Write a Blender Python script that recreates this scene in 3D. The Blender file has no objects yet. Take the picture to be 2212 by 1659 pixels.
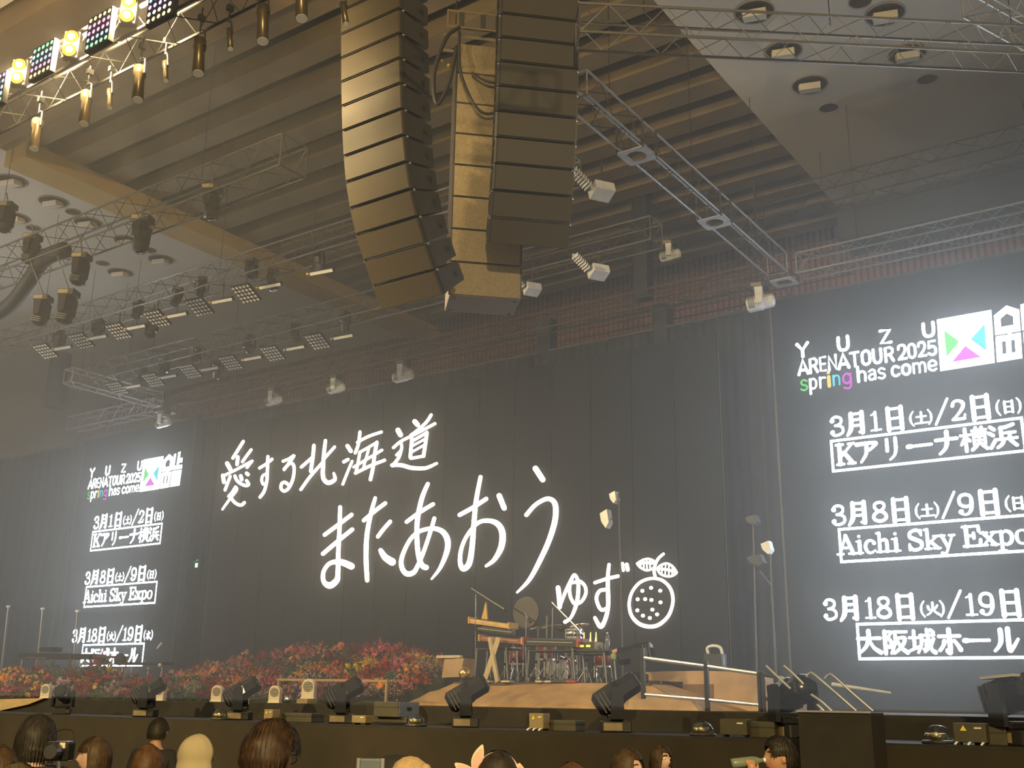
import bpy, bmesh, math, random
from mathutils import Vector as V, Matrix, Euler, noise
random.seed(7)
S = bpy.context.scene
COL = S.collection
PI = math.pi

# ------------------------------------------------------------------ camera
FPX = 2307.8                      # focal length in pixels of the 2212 x 1659 frame
PITCH, ROLL, YAW = (math.radians(a) for a in (16.545, 0.893, -35.01))
EYE = V((0, 0, 1.75))
_cy, _sy, _cp, _sp = math.cos(YAW), math.sin(YAW), math.cos(PITCH), math.sin(PITCH)
FW = V((_sy * _cp, _cy * _cp, _sp))
_r0 = V((_cy, -_sy, 0)); _u0 = _r0.cross(FW)
RT = _r0 * math.cos(ROLL) + _u0 * math.sin(ROLL)
UP = _u0 * math.cos(ROLL) - _r0 * math.sin(ROLL)
cd = bpy.data.cameras.new('camera'); cam = bpy.data.objects.new('camera', cd); COL.objects.link(cam)
cd.sensor_fit = 'HORIZONTAL'; cd.sensor_width = 36; cd.lens = FPX / 2212 * 36
cd.clip_start = 0.05; cd.clip_end = 300
cam.matrix_world = Matrix(((RT.x, UP.x, -FW.x, 0), (RT.y, UP.y, -FW.y, 0), (RT.z, UP.z, -FW.z, EYE.z), (0, 0, 0, 1)))
S.camera = cam

def ray(x, y): return FW + RT * ((x - 1106) / FPX) - UP * ((y - 829.5) / FPX)
def atY(x, y, Y): d = ray(x, y); return EYE + d * (Y / d.y)
def atZ(x, y, Z): d = ray(x, y); return EYE + d * ((Z - EYE.z) / d.z)
def atD(x, y, D): d = ray(x, y); return EYE + d * (D / math.hypot(d.x, d.y))

# ------------------------------------------------------------------ world, exposure, house lights
S.view_settings.view_transform = 'Standard'; S.view_settings.look = 'None'
S.view_settings.exposure = 0.0; S.view_settings.gamma = 1.0
S.view_settings.use_curve_mapping = False
w = bpy.data.worlds.new('arena_air'); S.world = w; w.use_nodes = True
bg = w.node_tree.nodes['Background']; bg.inputs[0].default_value = (1.0, 0.86, 0.58, 1); bg.inputs[1].default_value = 0.26
cy = S.cycles
cy.max_bounces = 4; cy.diffuse_bounces = 2; cy.glossy_bounces = 2; cy.transmission_bounces = 4
cy.transparent_max_bounces = 8; cy.volume_bounces = 0
cy.adaptive_threshold = 0.015; cy.sample_clamp_indirect = 2.0; cy.use_denoising = True; cy.caustics_reflective = False; cy.caustics_refractive = False

def lamp(name, kind, loc, energy, color, target=None, **kw):
    l = bpy.data.lights.new(name, kind); l.energy = energy; l.color = color
    for k, v in kw.items(): setattr(l, k, v)
    o = bpy.data.objects.new(name, l); COL.objects.link(o); o.location = loc
    if target is not None: o.rotation_euler = (V(target) - V(loc)).to_track_quat('-Z', 'Y').to_euler()
    return o
# the arena's own house lights over the audience; the last lamp is an added uplight
lamp('house_and_fill_light', 'SPOT', (-30, -11, 14.5), 36000, (1.0, 0.74, 0.34), (-23, 17.5, 1.6), shadow_soft_size=0.5, spot_size=math.radians(64), spot_blend=0.8)
lamp('house_and_fill_light', 'SPOT', (9, -12, 12.5), 33000, (1.0, 0.74, 0.34), (-11.5, 15, 5.4), shadow_soft_size=0.35, spot_size=math.radians(60), spot_blend=0.6)
lamp('house_and_fill_light', 'AREA', (-38, 6, 8.0), 1500, (1.0, 0.93, 0.80), (-36, 14, 17), shape='RECTANGLE', size=6, size_y=2)  # unseen uplight added to brighten the left ceiling and haze

# ------------------------------------------------------------------ materials
MATS = {}
def mat(name, col, rough=0.6, metal=0.0, var=0.12, scale=6.0, spec=0.4, bump=0.0, detail=3.0):
    if name in MATS: return MATS[name]
    m = bpy.data.materials.new(name); m.use_nodes = True; nt = m.node_tree
    p = nt.nodes['Principled BSDF']
    p.inputs['Roughness'].default_value = rough; p.inputs['Metallic'].default_value = metal
    p.inputs['Specular IOR Level'].default_value = spec
    tc = nt.nodes.new('ShaderNodeTexCoord'); nz = nt.nodes.new('ShaderNodeTexNoise')
    nz.inputs['Scale'].default_value = scale; nz.inputs['Detail'].default_value = detail
    nt.links.new(tc.outputs['Object'], nz.inputs['Vector'])
    rp = nt.nodes.new('ShaderNodeValToRGB')
    a, b = 1 - var, 1 + var
    rp.color_ramp.elements[0].position = 0.3; rp.color_ramp.elements[1].position = 0.7
    rp.color_ramp.elements[0].color = (min(1, col[0] * a), min(1, col[1] * a), min(1, col[2] * a), 1)
    rp.color_ramp.elements[1].color = (min(1, col[0] * b), min(1, col[1] * b), min(1, col[2] * b), 1)
    nt.links.new(nz.outputs['Fac'], rp.inputs['Fac']); nt.links.new(rp.outputs['Color'], p.inputs['Base Color'])
    if bump:
        bp = nt.nodes.new('ShaderNodeBump'); bp.inputs['Strength'].default_value = bump; bp.inputs['Distance'].default_value = 0.02
        nt.links.new(nz.outputs['Fac'], bp.inputs['Height']); nt.links.new(bp.outputs['Normal'], p.inputs['Normal'])
    MATS[name] = m
    return m
def wave_mat(name, c0, c1, axis, period, rough=0.7, sharp=(0.4, 0.6), noise_amt=0.0, bump=0.5):
    """vertical battens, pleats or louvre grain: a band pattern along one object axis"""
    if name in MATS: return MATS[name]
    m = bpy.data.materials.new(name); m.use_nodes = True; nt = m.node_tree; p = nt.nodes['Principled BSDF']
    p.inputs['Roughness'].default_value = rough; p.inputs['Specular IOR Level'].default_value = 0.2
    tc = nt.nodes.new('ShaderNodeTexCoord'); wv = nt.nodes.new('ShaderNodeTexWave')
    wv.bands_direction = axis; wv.inputs['Scale'].default_value = 0.314 / period; wv.inputs['Distortion'].default_value = noise_amt
    nt.links.new(tc.outputs['Object'], wv.inputs['Vector'])
    rp = nt.nodes.new('ShaderNodeValToRGB'); rp.color_ramp.elements[0].position = sharp[0]; rp.color_ramp.elements[1].position = sharp[1]
    rp.color_ramp.elements[0].color = (*c0, 1); rp.color_ramp.elements[1].color = (*c1, 1)
    nt.links.new(wv.outputs['Fac'], rp.inputs['Fac']); nt.links.new(rp.outputs['Color'], p.inputs['Base Color'])
    bp = nt.nodes.new('ShaderNodeBump'); bp.inputs['Strength'].default_value = bump; bp.inputs['Distance'].default_value = 0.05
    nt.links.new(wv.outputs['Fac'], bp.inputs['Height']); nt.links.new(bp.outputs['Normal'], p.inputs['Normal'])
    MATS[name] = m
    return m
def glow(name, col, strength):
    if name in MATS: return MATS[name]
    m = bpy.data.materials.new(name); m.use_nodes = True; nt = m.node_tree; nt.nodes.clear()
    e = nt.nodes.new('ShaderNodeEmission'); o = nt.nodes.new('ShaderNodeOutputMaterial')
    e.inputs[0].default_value = (*col, 1); e.inputs[1].default_value = strength; nt.links.new(e.outputs[0], o.inputs[0])
    MATS[name] = m
    return m
def glass(name, col=(0.9, 0.95, 1.0), mix=0.85, rough=0.05):
    if name in MATS: return MATS[name]
    m = bpy.data.materials.new(name); m.use_nodes = True; nt = m.node_tree; nt.nodes.clear()
    t = nt.nodes.new('ShaderNodeBsdfTransparent'); t.inputs[0].default_value = (*col, 1)
    g = nt.nodes.new('ShaderNodeBsdfGlossy'); g.inputs['Roughness'].default_value = rough
    d = nt.nodes.new('ShaderNodeMixShader'); d.inputs[0].default_value = 1 - mix
    o = nt.nodes.new('ShaderNodeOutputMaterial')
    nt.links.new(t.outputs[0], d.inputs[1]); nt.links.new(g.outputs[0], d.inputs[2]); nt.links.new(d.outputs[0], o.inputs[0])
    MATS[name] = m
    return m

# ------------------------------------------------------------------ mesh builder
class MB:
    def __init__(s): s.v = []; s.f = []
    def add(s, vs, fs):
        b = len(s.v); s.v += [tuple(x) for x in vs]; s.f += [tuple(i + b for i in f) for f in fs]; return s
    def box(s, c, d, R=None, ch=0.0):
        x, y, z = (k / 2 for k in d); c = V(c)
        if ch > 0:   # chamfered box
            bm = bmesh.new(); bmesh.ops.create_cube(bm, size=1)
            for v in bm.verts: v.co = V((v.co.x * d[0], v.co.y * d[1], v.co.z * d[2]))
            bmesh.ops.bevel(bm, geom=bm.edges[:], offset=ch, segments=2, affect='EDGES', profile=0.5)
            bm.verts.index_update()
            vs = [v.co.copy() for v in bm.verts]; fs = [[v.index for v in f.verts] for f in bm.faces]; bm.free()
        else:
            vs = [V((i * x, j * y, k * z)) for i in (-1, 1) for j in (-1, 1) for k in (-1, 1)]
            fs = [(0, 1, 3, 2), (4, 6, 7, 5), (0, 4, 5, 1), (2, 3, 7, 6), (0, 2, 6, 4), (1, 5, 7, 3)]
        if R is not None: vs = [R @ v for v in vs]
        return s.add([v + c for v in vs], fs)
    def bar(s, p, q, w, h=None, up=(0, 0, 1)):
        p, q = V(p), V(q); h = h or w; d = q - p; L = d.length
        if L < 1e-6: return s
        d.normalize(); u = V(up)
        if abs(d.dot(u)) > 0.98: u = V((1, 0, 0))
        sd = d.cross(u).normalized(); u = sd.cross(d)
        vs = [e + sd * (i * w / 2) + u * (j * h / 2) for e in (p, q) for i, j in ((-1, -1), (1, -1), (1, 1), (-1, 1))]
        return s.add(vs, [(3, 2, 1, 0), (4, 5, 6, 7), (0, 1, 5, 4), (1, 2, 6, 5), (2, 3, 7, 6), (3, 0, 4, 7)])
    def tube(s, pts, r, n=8, caps=True):
        pts = [V(p) for p in pts]; rs = r if isinstance(r, (list, tuple)) else [r] * len(pts)
        rings = []; pu = None
        for i, p in enumerate(pts):
            d = (pts[min(i + 1, len(pts) - 1)] - pts[max(i - 1, 0)])
            d = d.normalized() if d.length > 1e-9 else V((0, 0, 1))
            if pu is None:
                u = V((0, 0, 1)) if abs(d.z) < 0.9 else V((1, 0, 0))
            else: u = pu
            sd = d.cross(u)
            if sd.length < 1e-6: sd = d.cross(V((0.3, 0.8, 0.5)))
            sd.normalize(); u = sd.cross(d).normalized(); pu = u
            rings.append([p + sd * (math.cos(2 * PI * k / n) * rs[i]) + u * (math.sin(2 * PI * k / n) * rs[i]) for k in range(n)])
        fs = []
        for i in range(len(pts) - 1):
            for k in range(n): fs.append((i * n + k, i * n + (k + 1) % n, (i + 1) * n + (k + 1) % n, (i + 1) * n + k))
        if caps:
            fs.append(tuple(range(n - 1, -1, -1))); fs.append(tuple((len(pts) - 1) * n + k for k in range(n)))
        return s.add([v for ring in rings for v in ring], fs)
    def lathe(s, prof, c=(0, 0, 0), n=16, R=None):
        """prof: (radius, height) pairs turned about local z"""
        c = V(c); vs = []; fs = []
        for (r, z) in prof:
            for k in range(n):
                v = V((math.cos(2 * PI * k / n) * r, math.sin(2 * PI * k / n) * r, z))
                vs.append((R @ v if R is not None else v) + c)
        m = len(prof)
        for i in range(m - 1):
            for k in range(n): fs.append((i * n + k, i * n + (k + 1) % n, (i + 1) * n + (k + 1) % n, (i + 1) * n + k))
        if prof[0][0] > 1e-5: fs.append(tuple(range(n - 1, -1, -1)))
        if prof[-1][0] > 1e-5: fs.append(tuple((m - 1) * n + k for k in range(n)))
        return s.add(vs, fs)
    def ball(s, c, r, n=10, sc=(1, 1, 1), R=None):
        m = max(5, n // 2 + 1)
        prof = [(math.sin(PI * i / (m - 1)), -math.cos(PI * i / (m - 1))) for i in range(m)]
        prof[0] = (1e-6, -1); prof[-1] = (1e-6, 1)
        b = MB().lathe(prof, (0, 0, 0), n)
        vs = [V((x * sc[0] * r, y * sc[1] * r, z * sc[2] * r)) for x, y, z in b.v]
        if R is not None: vs = [R @ v for v in vs]
        return s.add([v + V(c) for v in vs], b.f)
    def prism(s, poly, off):
        """a polygon of 3-D points given thickness along vector off"""
        n = len(poly); off = V(off); a = [V(p) for p in poly]
        return s.add(a + [p + off for p in a], [tuple(range(n - 1, -1, -1)), tuple(range(n, 2 * n))] +
                     [(k, (k + 1) % n, n + (k + 1) % n, n + k) for k in range(n)])
    def build(s, name, m=None, parent=None, smooth=False, loc=None):
        me = bpy.data.meshes.new(name); me.from_pydata(s.v, [], s.f); me.update()
        if smooth: me.polygons.foreach_set('use_smooth', [True] * len(me.polygons))
        if m is not None: me.materials.append(m)
        o = bpy.data.objects.new(name, me); COL.objects.link(o)
        if parent is not None: o.parent = parent
        if loc is not None: o.location = loc
        return o

def tag(o, label=None, cat=None, group=None, kind=None):
    if label: o['label'] = label
    if cat: o['category'] = cat
    if group: o['group'] = group
    if kind: o['kind'] = kind
    return o
def thing(name, label, cat, loc=(0, 0, 0), rot=0.0, group=None):
    o = bpy.data.objects.new(name, None); COL.objects.link(o); o.empty_display_size = 0.2
    o.location = loc; o.rotation_euler = (0, 0, rot) if not isinstance(rot, (tuple, list)) else rot
    return tag(o, label, cat, group)
def dup(root, loc=None, rot=None, label=None, group=None, scale=None):
    r = root.copy(); COL.objects.link(r)
    if loc is not None: r.location = loc
    if rot is not None: r.rotation_euler = (0, 0, rot) if not isinstance(rot, (tuple, list)) else rot
    if scale is not None: r.scale = (scale,) * 3
    if label: r['label'] = label
    if group: r['group'] = group
    for ch in root.children:
        c = ch.copy(); COL.objects.link(c); c.parent = r
        for g in ch.children:
            d = g.copy(); COL.objects.link(d); d.parent = c
    return r
def struct(name, mb, m, smooth=False): return tag(mb.build(name, m, None, smooth), kind='structure')
def RZ(a): return Matrix.Rotation(a, 3, 'Z')
def RX(a): return Matrix.Rotation(a, 3, 'X')
def RY(a): return Matrix.Rotation(a, 3, 'Y')
def spline(pts, sub=6):
    """Catmull-Rom through points of any dimension"""
    pts = [V(p) for p in pts]
    if len(pts) < 3: return pts
    out = []
    closed = (pts[0] - pts[-1]).length < 1e-6
    n = len(pts)
    for i in range(n - 1):
        p1, p2 = pts[i], pts[i + 1]
        p0 = pts[i - 1] if i > 0 else (pts[-2] if closed else p1)
        p3 = pts[i + 2] if i + 2 < n else (pts[1] if closed else p2)
        for k in range(sub):
            t = k / sub
            out.append(0.5 * ((2 * p1) + (p2 - p0) * t + (2 * p0 - 5 * p1 + 4 * p2 - p3) * t * t + (3 * p1 - p0 - 3 * p2 + p3) * t ** 3))
    out.append(pts[-1])
    return out
# ------------------------------------------------------------------ the hall: ceiling, walls, floor, stage
plaster = mat('ceiling_plaster', (0.60, 0.56, 0.50), 0.85, var=0.05, scale=0.6)
slat_brown = mat('louvre_wood', (0.17, 0.128, 0.068), 0.6, var=0.2, scale=1.5)
void_dark = mat('roof_void', (0.016, 0.017, 0.017), 0.9)
beam_wood = mat('soffit_wood', (0.16, 0.11, 0.06), 0.7, var=0.2, scale=0.8)
wall_wood = wave_mat('batten_wall_wood', (0.10, 0.04, 0.018), (0.36, 0.15, 0.065), 'X', 0.22, sharp=(0.25, 0.5))
drape = wave_mat('black_drape_cloth', (0.026, 0.027, 0.027), (0.045, 0.046, 0.046), 'X', 0.3, rough=0.95, sharp=(0.1, 0.9), noise_amt=0.8)
drape_y = wave_mat('black_side_drape_cloth', (0.018, 0.020, 0.021), (0.040, 0.040, 0.038), 'Y', 0.3, rough=0.95, sharp=(0.1, 0.9), noise_amt=0.8)
stage_black = mat('stage_black', (0.022, 0.019, 0.015), 0.75, var=0.25, scale=3)
skirt_m = mat('stage_skirt_cloth', (0.030, 0.024, 0.014), 0.9, var=0.2, scale=1.2)
CZ = 17.0
XR, XL = -9.35, -28.4          # edges of the louvred strip
struct('floor', MB().box((-20, 12, -0.1), (90, 50, 0.2)), mat('arena_floor', (0.10, 0.085, 0.065), 0.6, scale=2))
# flat plaster ceilings left and right of the louvred strip, as thick slabs
def ceil_slab(name, x0, x1, y0, y1): return struct(name, MB().box(((x0 + x1) / 2, (y0 + y1) / 2, CZ + 0.35), (x1 - x0, y1 - y0, 0.7)), plaster)
ceil_slab('ceiling_right', XR, 14, -6, 31.2)
ceil_slab('ceiling_left', -62, XL, -6, 33.5)
struct('ceiling_front', MB().box(((XR + XL) / 2, 2.3, CZ + 0.35), (XR - XL, 16.6, 0.7)), plaster)
struct('ceiling_void', MB().box((-24, 16, CZ + 3.2), (80, 46, 0.3)), void_dark)
# a timber soffit crossing the strip, then the louvres
struct('trim_1', MB().box(((XR + XL) / 2, 12.2, CZ - 0.15), (XR - XL, 3.0, 0.9)), beam_wood)
y = 14.6
k = 0
while y < 33:
    k += 1
    o = struct('trim_%d' % (k + 1), MB().box(((XR + XL) / 2, y, CZ + 0.25), (XR - XL, 0.66, 0.5), RX(0.0)), slat_brown)
    y += 1.36
struct('trim_40', MB().box((XL + 0.55, 24, CZ - 0.25), (1.1, 19, 0.5)), mat('ledge_ochre', (0.42, 0.29, 0.10), 0.7, scale=1))
struct('trim_41', MB().box((2.3, 31.9, CZ - 0.4), (23.3, 1.5, 1.6)), mat('dark_lintel', (0.07, 0.065, 0.06), 0.8))
struct('ceiling_rear', MB().box((2.3, 33.6, CZ + 0.1), (23.3, 2.2, 0.5)), plaster)
# back wall of vertical battens
struct('wall_back', MB().box((-24, 34.75, 10.4), (80, 0.5, 21)), wall_wood)
# left wall: sloping pale panels over a dark base
wl = MB().box((-52, 14, 13.5), (0.5, 44, 9), RY(math.radians(0)))
struct('wall_left', wl, mat('side_wall_panel', (0.40, 0.33, 0.22), 0.8, var=0.08, scale=0.4))
struct('wall_left_lower', MB().box((-51.6, 14, 5), (0.6, 44, 10)), drape_y)

# black drape behind the stage, hung from a pipe: a pleated sheet
def pleats(x0, x1, z0, z1, Y, amp, n):
    mb = MB(); pts = []
    for i in range(n + 1):
        x = x0 + (x1 - x0) * i / n
        yy = Y + amp * math.sin(i * 1.9) * (0.6 + 0.4 * math.sin(i * 0.37))
        pts.append((x, yy))
    vs = [(x, yy, z) for z in (z0, z1) for x, yy in pts] + [(x, yy + 0.05, z) for z in (z0, z1) for x, yy in pts]
    m = n + 1; fs = []
    for i in range(n):
        fs.append((i, i + 1, m + i + 1, m + i)); fs.append((2 * m + i, 3 * m + i, 3 * m + i + 1, 2 * m + i + 1))
    return mb.add(vs, fs)
DR = thing('backdrop_curtain', 'tall black pleated backdrop curtain hung across the rear of the stage', 'curtain', (0, 0, 0))
pleats(-52, 6, 1.6, 12.5, 27.3, 0.10, 360).build('cloth', drape, DR)
MB().tube([(-52, 27.3, 12.55), (6, 27.3, 12.55)], 0.05, 8).build('hanging_pipe', mat('pipe_grey', (0.09, 0.09, 0.09), 0.5, 0.3), DR)
# wood-veneer coloured wall seen below the drape line keeps dark
# stage: main deck and the lower lip that carries the lights
DECK, LIP = 1.64, 1.30
struct('stage_deck', MB().box((-22, 25.4, DECK / 2), (62, 16.8, DECK)), stage_black)
struct('stage_lip', MB().box((-22, 16.0, LIP / 2), (62, 2.0, LIP)), stage_black)
struct('stage_skirt', MB().box((-22, 14.93, LIP / 2 - 0.02), (62, 0.10, LIP - 0.04)), skirt_m)
# ------------------------------------------------------------------ LED screens and their lettering
SY = 26.0                       # depth of the screen faces
led_white = glow('led_white', (0.80, 0.90, 1.0), 19.0)
led_pen = glow('led_pen_white', (1.0, 0.90, 0.74), 7.0)
led_green = glow('led_green', (0.10, 0.85, 0.12), 1.1)
led_lime = glow('led_light_green', (0.16, 0.95, 0.16), 1.0)
led_cyan = glow('led_cyan', (0.05, 0.80, 1.0), 1.1)
led_mag = glow('led_magenta', (0.85, 0.06, 0.80), 1.1)
led_yel = glow('led_yellow', (1.0, 0.78, 0.12), 1.2)
panel_m = mat('led_panel_black', (0.012, 0.012, 0.013), 0.7, var=0.1, spec=.15)
panel_edge = mat('led_panel_edge', (0.05, 0.05, 0.05), 0.5)
def s2(px, py):                 # pixel -> (x, z) on the screen plane
    p = atY(px, py, SY); return p.x, p.z

def ribbon(mb, pts, w, Y, taper=(1, 1), sub=7, smooth=True, caps=7):
    """flat pen stroke in the plane y = Y; pts are (x, z), w the stroke width (or a list of widths)"""
    P = [V((p[0], p[1], (w[i] if isinstance(w, (list, tuple)) else w))) for i, p in enumerate(pts)]
    if smooth and len(P) > 2: P = spline(P, sub)
    n = len(P)
    out_l, out_r = [], []
    for i, p in enumerate(P):
        a, b = P[max(i - 1, 0)], P[min(i + 1, n - 1)]
        d = V((b.x - a.x, b.y - a.y)); d = d.normalized() if d.length > 1e-9 else V((1, 0))
        nrm = V((-d.y, d.x)); r = p.z / 2
        out_l.append((p.x + nrm.x * r, p.y + nrm.y * r)); out_r.append((p.x - nrm.x * r, p.y - nrm.y * r))
    vs = [(x, Y, z) for x, z in out_l] + [(x, Y, z) for x, z in out_r]
    fs = [(i, n + i, n + i + 1, i + 1) for i in range(n - 1)]
    mb.add(vs, fs)
    if caps:
        for i in (0, n - 1):
            c = P[i]; r = c.z / 2
            mb.add([(c.x + r * math.cos(2 * PI * k / 10), Y, c.y + r * math.sin(2 * PI * k / 10)) for k in range(10)], [tuple(range(9, -1, -1))])
    return mb
def poly2(mb, pts, Y): return mb.add([(x, Y, z) for x, z in pts], [tuple(range(len(pts)))])

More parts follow.
